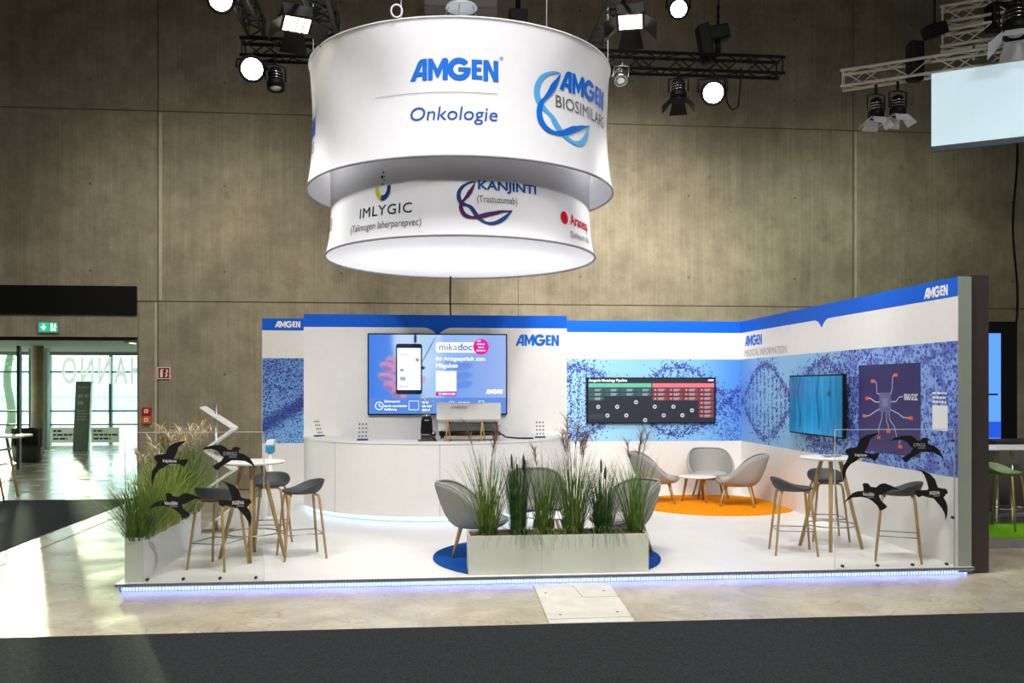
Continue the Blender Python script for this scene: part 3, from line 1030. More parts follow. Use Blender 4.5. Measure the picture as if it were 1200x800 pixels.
# ------------------------------------------------------------------ TV on the cabin
tx0, tx1, tz0, tz1 = -.935, 1.27, 1.495, 2.782
tv = thing('television', ((tx0 + tx1) / 2, CY - .05, tz0), 'wide lit screen with phone advert above the white counter', 'screen')
MB().box(tx0, tx1, CY - .06, CY - .004, tz0, tz1).build('housing', M_BLACK, tv, bevel=.006)
TWd, THt = tx1 - tx0 - .04, tz1 - tz0 - .04
tfr = Frame((tx0 + .02, CY - .06, tz0 + .02), (1, 0, 0), (0, 0, 1))
def tv_fn(U, V):
    u, v = U / U.max(), V / V.max()
    a = np.stack([70 + 90 * u, 130 + 55 * u, 232 + 12 * u], -1)
    def blob(cx, cy, rx, ry, col, k, ang=0.0):
        nonlocal a
        c, s = math.cos(ang), math.sin(ang)
        x, y = (u - cx) * 1.77, v - cy
        d = ((x * c + y * s) / rx) ** 2 + ((-x * s + y * c) / ry) ** 2
        w = (k / (1 + np.exp((d - 1) * 8)))[..., None]
        a = a * (1 - w) + w * np.array(col, float)
    blob(.34, .95, .30, .60, (206, 226, 250), .9)
    blob(.46, .55, .16, .75, (190, 220, 250), .75)
    blob(.60, .95, .42, .25, (168, 205, 248), .6)
    for cx, cy, rx, ry, an in ((.17, .66, .09, .06, -.35), (.145, .59, .12, .055, -.3), (.14, .46, .13, .055, -.2), (.17, .33, .12, .06, -.5), (.22, .25, .10, .07, -.7)):
        blob(cx, cy, rx * 1.05, ry * 1.1, (196, 150, 196), .95, an)
        blob(cx - .02, cy - .015, rx * .6, ry * .5, (146, 98, 160), .6, an)
    blob(.385, .43, .05, .05, (210, 160, 200), .8)
    for cy in (.60, .48, .37):
        blob(.68, cy, .13, .05, (96, 142, 226), .7, .12)
    blob(.43, .80, .006, .2, (30, 60, 150), .9, -.5)
    blob(.335, .95, .02, .06, (20, 40, 110), .9)
    blob(.39, .58, .025, .02, (20, 40, 110), .9)
    strip = (v < .205)[..., None]
    a = a * (1 - .8 * strip) + strip * .8 * np.array([88, 140, 226])
    return a
painted('display', tfr, TWd, THt, 150, 88, tv_fn, P_SCREEN, tv, .001)
def TT(x, y):
    return x * TWd, y * THt
def rrect(a0, a1, b0, b1, r):
    pts = []
    for cx, cy, t0 in ((a1 - r, b1 - r, 0), (a0 + r, b1 - r, 90), (a0 + r, b0 + r, 180), (a1 - r, b0 + r, 270)):
        pts += [(cx + r * math.cos(R(t0 + 18 * k)), cy + r * math.sin(R(t0 + 18 * k))) for k in range(6)]
    return pts, [tuple(range(len(pts)))]
decal('phone_picture', rrect(*TT(.195, 0)[:1], TT(.385, 0)[0], TT(0, .245)[1], TT(0, .885)[1], .04), tfr, M_SDARK, tv, .003)
decal('phone_screen', rect2d(.205 * TWd, .375 * TWd, .30 * THt, .83 * THt), tfr, M_SWHITE, tv, .004)
decal('phone_content', join2d(bars2d([.18, .12], .215 * TWd, .74 * THt, .012, .03, 3), disc2d(.35 * TWd, .68 * THt, .03), bars2d([.06], .225 * TWd, .53 * THt, .05, .03, 4), bars2d([.09], .225 * TWd, .42 * THt, .06, .03, 6), bars2d([.12], .225 * TWd, .34 * THt, .02, .03, 7)), tfr, M_SGREY, tv, .005)
decal('name_box', rrect(.485 * TWd, .80 * TWd, .775 * THt, .905 * THt, .04), tfr, M_SWHITE, tv, .003)
gk = text2d('mika', .155)
gd = text2d('doc', .155, .02)
w1 = width2d(gk)[1]
decal('lettering', move(gk, .505 * TWd, .805 * THt), tfr, emat('word_grey', (92, 98, 116), .7), tv, .005)
decal('lettering', move(gd, .505 * TWd + w1 + .012, .805 * THt), tfr, M_SBLUE, tv, .005)
star = []
for k in range(48):
    rr = .135 if k % 2 else .118
    star.append((.815 * TWd + rr * math.cos(R(7.5 * k)), .85 * THt + rr * math.sin(R(7.5 * k))))
decal('badge', curve_mesh([star]), tfr, M_PINK, tv, .006)
decal('badge_lettering', join2d(bars2d([.05], .79 * TWd, .915 * THt, .018, .02, 2), bars2d([.13], .785 * TWd, .875 * THt, .018, .02, 3), bars2d([.09], .795 * TWd, .835 * THt, .018, .02, 4), bars2d([.14], .783 * TWd, .795 * THt, .018, .02, 5)), tfr, M_SWHITE, tv, .008)
decal('lettering', join2d(fit(text2d('Ihr Arztgespräch zum', 1, .025), .485 * TWd, .845 * TWd, .655 * THt), fit(text2d('Mitgeben', 1, .025), .485 * TWd, .645 * TWd, .565 * THt)), tfr, M_SWHITE, tv, .004)
decal('white_square', rect2d(.485 * TWd, .635 * TWd, .285 * THt, .54 * THt), tfr, M_SWHITE, tv, .003)
decal('pink_label', rect2d(.485 * TWd, .635 * TWd, .225 * THt, .275 * THt), tfr, M_PINK, tv, .003)
decal('label_lettering', bars2d([.26], .505 * TWd, .24 * THt, .026, .02, 8), tfr, M_SWHITE, tv, .005)
decal('logo', fit(LOGO, .85 * TWd, .975 * TWd, .25 * THt), tfr, M_SWHITE, tv, .004)
ic = [ring2d(.075 * TWd, .10 * THt, .055, .065), line2d([(.075 * TWd, .13 * THt), (.075 * TWd, .10 * THt), (.09 * TWd, .085 * THt)], .012),
      join2d(*[line2d(l, .01) for l in ([(.29 * TWd, .05 * THt), (.29 * TWd, .16 * THt), (.36 * TWd, .16 * THt), (.36 * TWd, .05 * THt), (.29 * TWd, .05 * THt)],)]),
      ring2d(.60 * TWd, .10 * THt, .04, .05), rect2d(.585 * TWd, .615 * TWd, .02 * THt, .05 * THt),
      line2d([(.80 * TWd, .03 * THt), (.80 * TWd, .16 * THt), (.835 * TWd, .16 * THt), (.835 * TWd, .03 * THt), (.80 * TWd, .03 * THt)], .012)]
for k in range(7):
    t = R(30 * k)
    ic.append(line2d([(.60 * TWd + .06 * math.cos(t), .10 * THt + .06 * math.sin(t)), (.60 * TWd + .08 * math.cos(t), .10 * THt + .08 * math.sin(t))], .01))
decal('icon', join2d(*ic), tfr, M_SWHITE, tv, .004)
decal('lettering', join2d(fit(text2d('Zeitersparnis', 1, .02), .11 * TWd, .225 * TWd, .135 * THt), fit(text2d('durch vereinfachte', 1, .02), .11 * TWd, .275 * TWd, .085 * THt), fit(text2d('Aufklärung', 1, .02), .11 * TWd, .20 * TWd, .035 * THt),
      bars2d([.1, .16, .12], .385 * TWd, .13 * THt, .03, .03, 3), bars2d([.18, .13], .65 * TWd, .12 * THt, .034, .03, 4), bars2d([.22, .2], .855 * TWd, .11 * THt, .034, .03, 5)), tfr, M_SWHITE, tv, .004, True)

# pipeline screen on the rear wall
px0, px1, pz0_, pz1_ = 2.727, 5.0, 1.305, 2.10
ps = thing('pipeline_screen', ((px0 + px1) / 2, BY - .04, pz0_), 'wide black screen with green and red table on the rear wall', 'screen')
MB().box(px0, px1, BY - .05, BY - .003, pz0_, pz1_).build('housing', M_BLACK, ps, bevel=.005)
pw2, ph2 = px1 - px0, pz1_ - pz0_
qfr = Frame((px0, BY - .05, pz0_), (1, 0, 0), (0, 0, 1))
decal('display', rect2d(.02, pw2 - .02, .02, ph2 - .02), qfr, M_SDARK, ps, .001)
decal('title', fit(text2d("Amgen's Oncology Pipeline", 1, .02), .03, .70, ph2 - .085), qfr, M_SWHITE, ps, .003)
decal('logo', fit(LOGO, pw2 - .14, pw2 - .04, ph2 - .06), qfr, M_SWHITE, ps, .003)
M_SG = emat('table_green', (84, 162, 142), .6); M_SG2 = emat('row_green', (40, 74, 76), .7)
M_SR = emat('table_red', (214, 98, 106), .6); M_SR2 = emat('row_red', (118, 52, 54), .6)
decal('green_header', rect2d(.03, 1.13, ph2 - .17, ph2 - .10), qfr, M_SG, ps, .003)
decal('red_header', rect2d(1.15, pw2 - .03, ph2 - .17, ph2 - .10), qfr, M_SR, ps, .003)
gg, gr, gt = [], [], []
for r_ in range(3):
    zt = ph2 - .185 - r_ * .075
    for c_ in range(4):
        if r_ < 2 or c_ == 0:
            x = .03 + c_ * .278
            gg.append(rect2d(x, x + .265, zt - .06, zt)); gt.append(bars2d([.11, .09], x + .11, zt - .026, .012, .012, c_ + r_))
for r_ in range(7):
    zt = ph2 - .185 - r_ * .075
    for c_ in range(4):
        if r_ < 3 or c_ == 3:
            x = 1.15 + c_ * .274
            gr.append(rect2d(x, x + .262, zt - .06, zt)); gt.append(bars2d([.11, .09], x + .10, zt - .026, .012, .012, c_ + r_ + 9))
            gt.append(disc2d(x + .05, zt - .03, .014, 8))
for q in gg:
    decal('green_row', q, qfr, M_SG2, ps, .003)
for q in gr:
    decal('red_row', q, qfr, M_SR2, ps, .003)
decal('row_lettering', join2d(*gt), qfr, M_SGREY, ps, .005)['kind'] = 'stuff'
dots = [(.20, .29), (.53, .29), (.86, .37), (1.19, .29), (1.52, .29), (1.85, .225), (.36, .14), (.69, .14), (1.02, .06), (1.35, .14), (1.68, .14)]
M_IG, M_IC = emat('icon_grey', (190, 196, 202), .6), emat('icon_core', (84, 96, 108), .6)
for q in dots:
    ico = decal('round_icon', disc2d(q[0], q[1], .034, 16), qfr, M_IG, ps, .003)
    decal('icon_core', disc2d(q[0], q[1], .022, 10), qfr, M_IC, ico, .005)
decal('faded_box', rect2d(.04, .30, .08, .17), qfr, emat('faded_box', (40, 44, 60), .6), ps, .003)

# monitor on the side wall
ma0, ma1 = RX(990, 5.36), RX(927, 5.36)
mn = thing('wall_monitor', (5.40, (ma0 + ma1) / 2, 1.27), 'square blue glowing monitor standing off the side wall', 'screen')
MB().box(5.335, 5.385, ma0, ma1, 1.265, 2.105).build('housing', M_BLACK, mn, bevel=.006)
MB().box(5.385, 5.465, ma0 + .5, ma1 - .5, 1.45, 1.95).build('bracket', M_BLACK, mn)
mfr = Frame((5.335, ma1 - .02, 1.285), (0, -1, 0), (0, 0, 1))
def mon_fn(U, V):
    u, v = U / U.max(), V / V.max()
    n = noise2(U * 3, V * .5, 6, 31)
    a = np.stack([12 + 24 * n, 108 + 40 * n, 172 + 24 * n], -1)
    vig = np.exp(-((u - .5) / .42) ** 2)[..., None]
    a = a * (.80 + .25 * vig)
    for cx in (.2, .57):
        a -= np.exp(-((u - cx - .02 * np.sin(V * 9)) / .012) ** 2)[..., None] * (v > .1)[..., None] * np.array([10, 50, 50])
    a -= (np.exp(-((u - .77) / .03) ** 2) * np.exp(-((v - .7) / .05) ** 2))[..., None] * np.array([10, 60, 80])
    return a
painted('display', mfr, ma1 - ma0 - .04, .80, 110, 60, mon_fn, P_SCREEN, mn, .001)

# ------------------------------------------------------------------ counter
CX, CRX, CRY = .17, 2.08, 2.0
CTOP = 1.18
ct = thing('counter', (CX, CY - 1, DECK), 'large half round white reception counter glowing at its foot', 'counter')
def halfring(rx, ry, n=48):
    return [(CX + rx * math.cos(R(180 + 180 * k / n)), CY + ry * math.sin(R(180 + 180 * k / n))) for k in range(n + 1)]
def curved(name, rx0, ry0, z0, z1, m, par, n=48, thick=.02, a0=0, a1=48):
    A, B = halfring(rx0, ry0, n)[a0:a1 + 1], halfring(rx0 - thick, ry0 - thick, n)[a0:a1 + 1]
    mb = MB()
    k = len(A)
    vs = [(x, y, z0) for x, y in A] + [(x, y, z1) for x, y in A] + [(x, y, z1) for x, y in B] + [(x, y, z0) for x, y in B]
    fs = []
    for i in range(k - 1):
        for r_ in range(4):
            q = (r_ + 1) % 4
            fs.append((r_ * k + i, r_ * k + i + 1, q * k + i + 1, q * k + i))
    mb.add(vs, fs, True)
    fs2 = [(0, k, 2 * k, 3 * k), (k - 1, 4 * k - 1, 3 * k - 1, 2 * k - 1)]
    mb.f += fs2; mb.s += [False, False]
    o = mb.build(name, m, par)
    o.data.shade_auto_smooth if False else None
    e = o.modifiers.new('split', 'EDGE_SPLIT')
    e.split_angle = R(40)
    return o
for i in range(4):
    curved('front_panel', CRX, CRY, DECK + .075, CTOP - .03, M_WHITE, ct, a0=i * 12, a1=i * 12 + 12)
curved('plinth', CRX - .07, CRY - .07, DECK, DECK + .075, M_PLWHITE, ct)
curved('glow_strip', CRX - .03, CRY - .03, DECK + .03, DECK + .073, M_LEDW, ct, thick=.015)
outer, inner = halfring(CRX + .012, CRY + .012), halfring(CRX - .55, CRY - .6)
MB().prism(outer + inner[::-1], CTOP - .028, CTOP).build('worktop', M_WHITE, ct)
for k in (12, 24, 36):
    x, y = halfring(CRX + .001, CRY + .001)[k]
    MB().box(x - .003, x + .003, y - .002, y + .006, DECK + .075, CTOP - .03).build('panel_joint', M_PLGREY, ct)

# back shelf against the cabin (the machines stand here)
# items on the counter
def on_counter(px, d=.30):
    """a spot on the worktop: the curve's front at that column, set back by d"""
    best = None
    for k in range(400):
        y = CY - CRY + d * .2 + k * .01
        x = XY(px, y)
        if ((x - CX) / (CRX - d)) ** 2 + ((y - CY) / (CRY - d)) ** 2 < 1:
            best = (x, y)
            break
    return best

def badge_stand(px, lab, side_on=False):
    x, y = on_counter(px, .22)
    t = thing('badge_stand', (x, y, CTOP), lab, 'stand', 'clear badge stands on the counter')
    rot = R(62) if side_on else 0.0
    t.rotation_euler = (0, 0, rot)
    MB().box(-.075, .075, -.05, .05, 0, .022).build('base', mat('badge_base', (24, 64, 140), .4), t, world=False)
    MB().add([(-.07, -.02, .022), (.07, -.02, .022), (.07, .06, .26), (-.07, .06, .26)], [(0, 1, 2, 3)]).build('clear_panel', M_GLASS, t, world=False)
    for r_ in range(4):
        for c_ in range(3):
            z = .06 + r_ * .056
            yy = -.022 + (z - .022) / .238 * .08
            MB().tube((-.048 + c_ * .048, yy - .006, z), (-.048 + c_ * .048, yy, z), .013, n=8).build('badge', M_PGREY, t, world=False)
    return t
badge_stand(374, 'clear badge stand turned edge on at the counter end near the white panel', True)
badge_stand(425, 'clear badge stand with dark dots left of the coffee grinder')
badge_stand(633, 'clear badge stand at the counter end beside the machine')

# grinder
x, y = on_counter(500, .32)
gr_ = thing('coffee_grinder', (x, y, CTOP), 'black coffee grinder with steel foot beside the espresso machine', 'grinder')
MB().box(-.12, .14, -.11, .14, 0, .015).build('mat', mat('bar_mat', (60, 66, 84), .7), gr_, False)
MB().box(-.085, .085, -.085, .085, .015, .10).build('base', M_CHROME, gr_, False, bevel=.01)
body = MB()
vs = []
for z, a, b in ((.10, .085, .09), (.16, .085, .09), (.30, .075, .085), (.345, .06, .07)):
    vs += [(-a, -b, z), (a, -b, z), (a, b, z), (-a, b, z)]
fs = [(0, 3, 2, 1), (12, 13, 14, 15)]
for k in range(3):
    fs += [(4 * k + i, 4 * k + (i + 1) % 4, 4 * k + 4 + (i + 1) % 4, 4 * k + 4 + i) for i in range(4)]
body.add(vs, fs)
body.build('body', M_BLACK, gr_, False, bevel=.012)
MB().tube((0, -.02, .34), (0, -.02, .37), .04, n=14).build('collar', M_CHROME, gr_, False)
MB().lathe([(.04, .37), (.095, .46), (.10, .60), (.092, .605), (.085, .46), (.03, .375)], 20, (0, 0, 0)).build('hopper', M_GLASS, gr_, False)
MB().lathe([(.10, .595), (.103, .605), (.09, .612), (.02, .616)], 20).build('lid', M_GLASSEDGE, gr_, False)
MB().box(-.03, .03, -.094, -.088, .285, .30).build('name_plate', M_PLGREY, gr_, False)
MB().path([(.05, -.09, .10), (.09, -.15, .09), (.10, -.19, .08)], .012).build('handle', M_BLACK, gr_, False)

# espresso machine
ax0, ay = on_counter(548, .36)
em = thing('espresso_machine', (ax0, ay + .1, CTOP), 'wide white espresso machine turned back side to the visitors', 'coffee machine')
MB().box(-.40, .46, -.20, .26, .07, .13).build('chassis', M_BLACK, em, False, bevel=.01)
for sx_ in (-.36, .40):
    for sy_ in (-.14, .2):
        MB().tube((sx_, sy_, 0), (sx_, sy_, .07), .025, n=10).build('foot', M_CHROME, em, False)
mb = MB()
prof = [(-.16, .13), (-.19, .26), (-.26, .30), (-.26, .50), (.22, .50), (.24, .13)]
n_ = len(prof)
vs = [(-.42, y_, z_) for y_, z_ in prof] + [(.44, y_, z_) for y_, z_ in prof]
mb.add(vs, [tuple(range(n_ - 1, -1, -1)), tuple(range(n_, 2 * n_))] + [(i, (i + 1) % n_, n_ + (i + 1) % n_, n_ + i) for i in range(n_)])
mb.build('body', M_WHITE, em, False, bevel=.012)
MB().box(-.44, .46, -.275, -.255, .30, .52).build('back_panel', M_WHITE, em, False, bevel=.006)
MB().box(-.30, .42, -.21, -.17, .14, .25).build('tray_front', mat('machine_steel', (150, 152, 150), .3, .8), em, False)
MB().box(-.44, .46, -.25, .24, .505, .53).build('cup_rail', M_ALU, em, False, bevel=.006)
emf = Frame((ax0, ay + .1 - .275, CTOP), (1, 0, 0), (0, 0, 1))
g = decal('lettering', fit(text2d('LA MARZOCCO', 1, .02, spacing=1.1), -.24, -.02, .455, .03), emf, mat('machine_red', (150, 40, 44), .5), em)
MB().tube((-.50, -.1, .02), (-.50, -.1, .14), .05, n=14).build('milk_jug', M_CHROME, em, False)
MB().path([(.46, .1, .1), (.55, .0, .04), (.72, .02, .02), (.95, .0, .02)], .012).build('hose', M_BLACK, em, False)

# easel in front of the machine
ex, ey = on_counter(545, .14)
es = thing('table_easel', (ex, ey, CTOP), 'small wooden easel standing before the white espresso machine', 'easel')
for s_ in (-1, 1):
    MB().tube((s_ * .24 - .03, -.03, 0), (s_ * .24, .02, .27), .012, n=6).build('leg', M_WOOD, es, False)
    MB().tube((s_ * .24 + .04, .05, 0), (s_ * .24, .02, .27), .012, n=6).build('leg', M_WOOD, es, False)
MB().box(-.25, .25, -.04, -.02, .05, .075).build('ledge', M_WOOD, es, False)

# ------------------------------------------------------------------ furniture
def bucket(name, fn, m, par, nphi=36, nr=12, thick=.02, sub=1):
    vs, fs = [fn(0, 0)], []
    for j in range(1, nr + 1):
        for i in range(nphi):
            vs.append(fn(j / nr, 2 * math.pi * i / nphi))
    for i in range(nphi):
        fs.append((0, 1 + i, 1 + (i + 1) % nphi))
    for j in range(nr - 1):
        a, b = 1 + j * nphi, 1 + (j + 1) * nphi
        for i in range(nphi):
            fs.append((a + i, b + i, b + (i + 1) % nphi, a + (i + 1) % nphi))
    o = MB().add(vs, fs, True).build(name, m, par, False)
    s = o.modifiers.new('thickness', 'SOLIDIFY')
    s.thickness = thick
    s.offset = -1
    s2 = o.modifiers.new('round', 'SUBSURF')
    s2.levels = s2.render_levels = sub
    return o

def sm(a, b, x):
    t = min(1, max(0, (x - a) / (b - a)))
    return t * t * (3 - 2 * t)

# bar stool; front towards -Y
def make_stool(label, group):
    t = thing('bar_stool', (0, 0, 0), label, 'stool', group)
    def seat(q, p):
        w = (1 - math.cos(p)) / 2
        h = .745 + .105 * sm(.25, 1, w) + .02 * sm(.3, 0, w) * 0
        rr = .205 + .035 * sm(.2, 1, w)
        rx = .215
        z0 = .705
        x, y = math.sin(p), -math.cos(p)
        if q < .6:
            k = q / .6 * .155
            return (x * k, y * k * 1.0, z0 + .012 * (q / .6) ** 2)
        s = (q - .6) / .4
        r_ = .155 + (1 if True else 0) * s ** .8
        return (x * (.155 + (rx - .155) * s ** .75), y * (.155 + (rr - .155) * s ** .75), z0 + .012 + (h - z0 - .012) * s ** 1.5)
    bucket('seat', seat, M_SEAT, t, 32, 10, .018)
    for sx_ in (-1, 1):
        for sy_ in (-1, 1):
            MB().path([(sx_ * .10, sy_ * .13, .688), (sx_ * .135, sy_ * .155, .68), (sx_ * .15, sy_ * .165, .63), (sx_ * .215, sy_ * .225, 0)], [.012, .014, .015, .0125], 8).build('leg', M_WOOD, t, False)
    for sy_ in (-1, 1):
        MB().tube((-.115, sy_ * .135, .69), (.115, sy_ * .135, .69), .012).build('seat_rail', M_WOOD, t, False)
    q = .15 + .065 * (1 - .27 / .63)
    p = .165 + .06 * (1 - .27 / .63)
    c = [(-q, -p, .27), (q, -p, .27), (q, p, .27), (-q, p, .27)]
    for k in range(4):
        MB().tube(c[k], c[(k + 1) % 4], .006).build('footrest_bar', M_STEEL, t, False)
    return t
GS = 'charcoal bar stools with oak legs'
st0 = make_stool('charcoal bar stool in front of the left bar table, nearest the planter', GS)
def place(o, x, y, deg, z=DECK):
    o.location = (x, y, z)
    o.rotation_euler = (0, 0, R(deg))
    return o
place(st0, -2.15, 9.50, 160)
dup(st0, (-1.37, 9.97, DECK), R(-70), 'charcoal bar stool seen side on between left bar table and round counter', GS)
dup(st0, (-1.83, 10.72, DECK), R(0), 'charcoal bar stool behind the left bar table, its front to the viewer', GS)
dup(st0, (4.08, 9.70, DECK), R(78), 'charcoal bar stool left of the bar table near the orange rug', GS)
dup(st0, (4.86, 10.55, DECK), R(-10), 'charcoal bar stool behind the bar table near the blue monitor', GS)
dup(st0, (5.05, 9.22, DECK), R(-118), 'charcoal bar stool between right bar table and side wall, behind the birds', GS)

def make_table(label, group):
    t = thing('bar_table', (0, 0, 0), label, 'table', group)
    MB().lathe([(.02, 1.022), (.33, 1.022), (.35, 1.034), (.35, 1.048), (.345, 1.05), (.0, 1.05)], 48).build('tabletop', M_WHITE, t, False)
    for k in range(4):
        a = R(45 + 90 * k)
        MB().path([(.10 * math.cos(a), .10 * math.sin(a), 1.022), (.34 * math.cos(a), .34 * math.sin(a), 0)], [.024, .019], 8).build('leg', M_WOOD, t, False)
    rr = .10 + .24 * (1 - .27 / 1.02)
    MB().path([(rr * math.cos(R(10 * k)), rr * math.sin(R(10 * k)), .27) for k in range(36)], .008, 6, True).build('foot_ring', M_STEEL, t, False)
    return t
bt = make_table('round white bar table on oak legs near the long grass planter', 'white bar tables')
place(bt, -1.90, 10.0, 52)
dup(bt, (4.65, 9.98, DECK), R(20), 'round white bar table on oak legs near the side wall', 'white bar tables')
# small things on the right table
for k, (dx, dy, lab) in enumerate(((-.06, -.05, 'small pale dish on the right bar table'), (.08, .02, 'small pale dish beside the first, nearer the side wall'))):
    tag(MB().lathe([(.02, 0), (.04, .003), (.06, .02), (.055, .022), (.03, .008), (0, .007)], 18, (4.65 + dx, 9.98 + dy, DECK + 1.05)).build('dish', M_PLGREY), lab, 'dish')

def make_lounge(label, group):
    t = thing('lounge_chair', (0, 0, 0), label, 'chair', group)
    def rim(p):
        w = (1 - math.cos(p)) / 2
        h = .40 + .40 * sm(.15, .95, w)
        fy = .33 if math.cos(p) > 0 else .33 + .12 * sm(.5, 1, w)
        return h, .37, fy
    def shell(q, p):
        x, y = math.sin(p), -math.cos(p)
        h, rx, ry = rim(p)
        zb = .325
        if q < .5:
            k = q / .5
            return (x * .25 * k, y * .24 * k, zb - .0 + .02 * k ** 2)
        s = (q - .5) / .5
        return (x * (.25 + (rx - .25) * s ** .62), y * (.24 + (ry - .24) * s ** .7), zb + .02 + (h - zb - .02) * s ** 1.15)
    sh = bucket('shell', shell, M_GREYF, t, 40, 14, .035)
    def cush(q, p):
        x, y = math.sin(p), -math.cos(p)
        return (x * .275 * q, y * .275 * q - .02, .435 - .02 * q ** 6)
    cu = bucket('seat_cushion', cush, M_GREYF2, t, 28, 8, .06)
    pts = []
    for k in range(48):
        p = 2 * math.pi * k / 48
        h, rx, ry = rim(p)
        pts.append((math.sin(p) * rx, -math.cos(p) * ry, h))
    MB().path(pts, .012, 6, True).build('piping', M_GREYF2, sh, False)
    for sx_ in (-1, 1):
        for sy_ in (-1, 1):
            MB().path([(sx_ * .17, sy_ * .17, .34), (sx_ * .25, sy_ * .26, 0)], [.024, .015], 8).build('leg', M_WOOD, t, False)
    return t
GL = 'grey upholstered lounge chairs'
lc = make_lounge('grey lounge chair at the front planter end, facing right on the blue rug', GL)
Z1 = DECK + .012
place(lc, .55, 9.90, 85, Z1)
dup(lc, (2.14, 9.80, Z1), R(-70), 'grey lounge chair on the blue rug behind the planter end, facing left', GL)
dup(lc, (1.36, 11.05, Z1), R(5), 'grey lounge chair behind the tall grass with its back to the counter', GL)
dup(lc, (3.68, 14.1, Z1), R(78), 'grey lounge chair on the orange rug with seed heads before it', GL)
dup(lc, (4.72, 14.62, Z1), R(-8), 'grey lounge chair on the orange rug facing out from the wall corner', GL)
dup(lc, (4.83, 13.60, Z1), R(-112), 'grey lounge chair on the orange rug, back turned to the side wall', GL)

def make_low_table(label, group):
    t = thing('coffee_table', (0, 0, 0), label, 'table', group)
    MB().lathe([(.02, .385), (.28, .385), (.30, .395), (.30, .405), (.296, .408), (0, .408)], 40).build('tabletop', M_WHITE, t, False)
    for k in range(3):
        a = R(30 + 120 * k)
        MB().path([(.17 * math.cos(a), .17 * math.sin(a), .385), (.24 * math.cos(a), .24 * math.sin(a), 0)], [.024, .017], 8).build('leg', M_WOOD2, t, False)
    return t
lt = make_low_table('low round white table on the blue rug behind the grasses', 'low white tables')
place(lt, 1.38, 10.02, 0, Z1)
dup(lt, (4.34, 14.12, Z1), R(20), 'low round white table on the orange rug', 'low white tables')

def clipped_disc(cx, cy, r, n=72, xmax=99, ymin=-99):
    return [(min(cx + r * math.cos(2 * math.pi * k / n), xmax), max(cy + r * math.sin(2 * math.pi * k / n), ymin)) for k in range(n)]
tag(MB().prism(clipped_disc(1.30, 9.75, 1.24, ymin=8.87), DECK, Z1).build('round_rug', M_RUGBLUE), 'round blue rug under the chairs behind the front planter', 'rug')
tag(MB().prism(clipped_disc(4.49, 13.76, 1.25, xmax=5.465), DECK, Z1).build('round_rug', M_ORANGE), 'round orange rug in the corner of the stand', 'rug')

# ------------------------------------------------------------------ planters and grasses
fp = thing('planter', (1.31, 9.05, DECK), 'pale grey planter box at the platform front before the blue rug', 'planter')
x0, x1, y0, y1, zt = .405, 2.217, 8.84, 9.24, DECK + .385
MB().box(x0, x1, y0, y0 + .018, DECK, zt).build('front_panel', M_PLANTER, fp, bevel=.003)
MB().box(x0, x1, y1 - .018, y1, DECK, zt).build('back_panel', M_PLANTER, fp, bevel=.003)
MB().box(x0, x0 + .018, y0 + .018, y1 - .018, DECK, zt).build('side_panel', M_PLANTER, fp)
MB().box(x1 - .018, x1, y0 + .018, y1 - .018, DECK, zt).build('side_panel', M_PLANTER, fp)
for k in (1, 2):
    xx = x0 + (x1 - x0) * (k * .4)
    MB().box(xx - .001, xx + .001, y0 - .0008, y0 + .001, DECK, zt).build('panel_joint', M_PLGREY, fp)
def soil(x0, x1, y0, y1, z, par, seed):
    rg = np.random.RandomState(seed)
    nx, ny = max(2, int((x1 - x0) / .05)), max(2, int((y1 - y0) / .05))
    vs, fs = [], []
    for j in range(ny + 1):
        for i in range(nx + 1):
            vs.append((x0 + (x1 - x0) * i / nx, y0 + (y1 - y0) * j / ny, z + rg.uniform(-.012, .022)))
    for j in range(ny):
        for i in range(nx):
            a = j * (nx + 1) + i
            fs.append((a, a + 1, a + nx + 2, a + nx + 1))
    return MB().add(vs, fs, True).build('mulch', M_SOIL, par)
soil(x0 + .018, x1 - .018, y0 + .018, y1 - .018, zt - .02, fp, 2)

lp = thing('planter', (-2.78, 9.9, DECK), 'long white planter box with a drawn swirl along the platform side', 'planter')
lx0, lx1, ly0, ly1, lzt = -2.86, -2.70, 8.84, 11.04, DECK + .42
MB().box(lx0, lx1, ly0, ly0 + .016, DECK, lzt).build('front_panel', M_PLANTER, lp, bevel=.003)
MB().box(lx0, lx1, ly1 - .016, ly1, DECK, lzt).build('back_panel', M_PLWHITE, lp)
MB().box(lx1 - .016, lx1, ly0 + .016, ly1 - .016, DECK, lzt).build('side_panel', M_PLWHITE, lp)
MB().box(lx0, lx0 + .016, ly0 + .016, ly1 - .016, DECK, lzt).build('side_panel', M_PLWHITE, lp)
soil(lx0 + .016, lx1 - .016, ly0 + .016, ly1 - .016, lzt - .02, lp, 3)
lfr = Frame((lx1, ly0, DECK), (0, 1, 0), (0, 0, 1))
sw = []
for ph in (0, math.pi):
    pts = []
    for k in range(40):
        t = k / 39
        pts.append((.16 + .26 * math.sin(t * 2.2) + .05 * math.sin(7 * t + ph), .36 - .32 * t))
    sw.append(line2d(pts, .008))
for k in range(2, 38, 2):
    a, b = sw[0][0][2 * k], sw[1][0][2 * k]
    sw.append(line2d([a, b], .004))
decal('swirl_drawing', join2d(*sw), lfr, M_PLGREY, lp, .002)

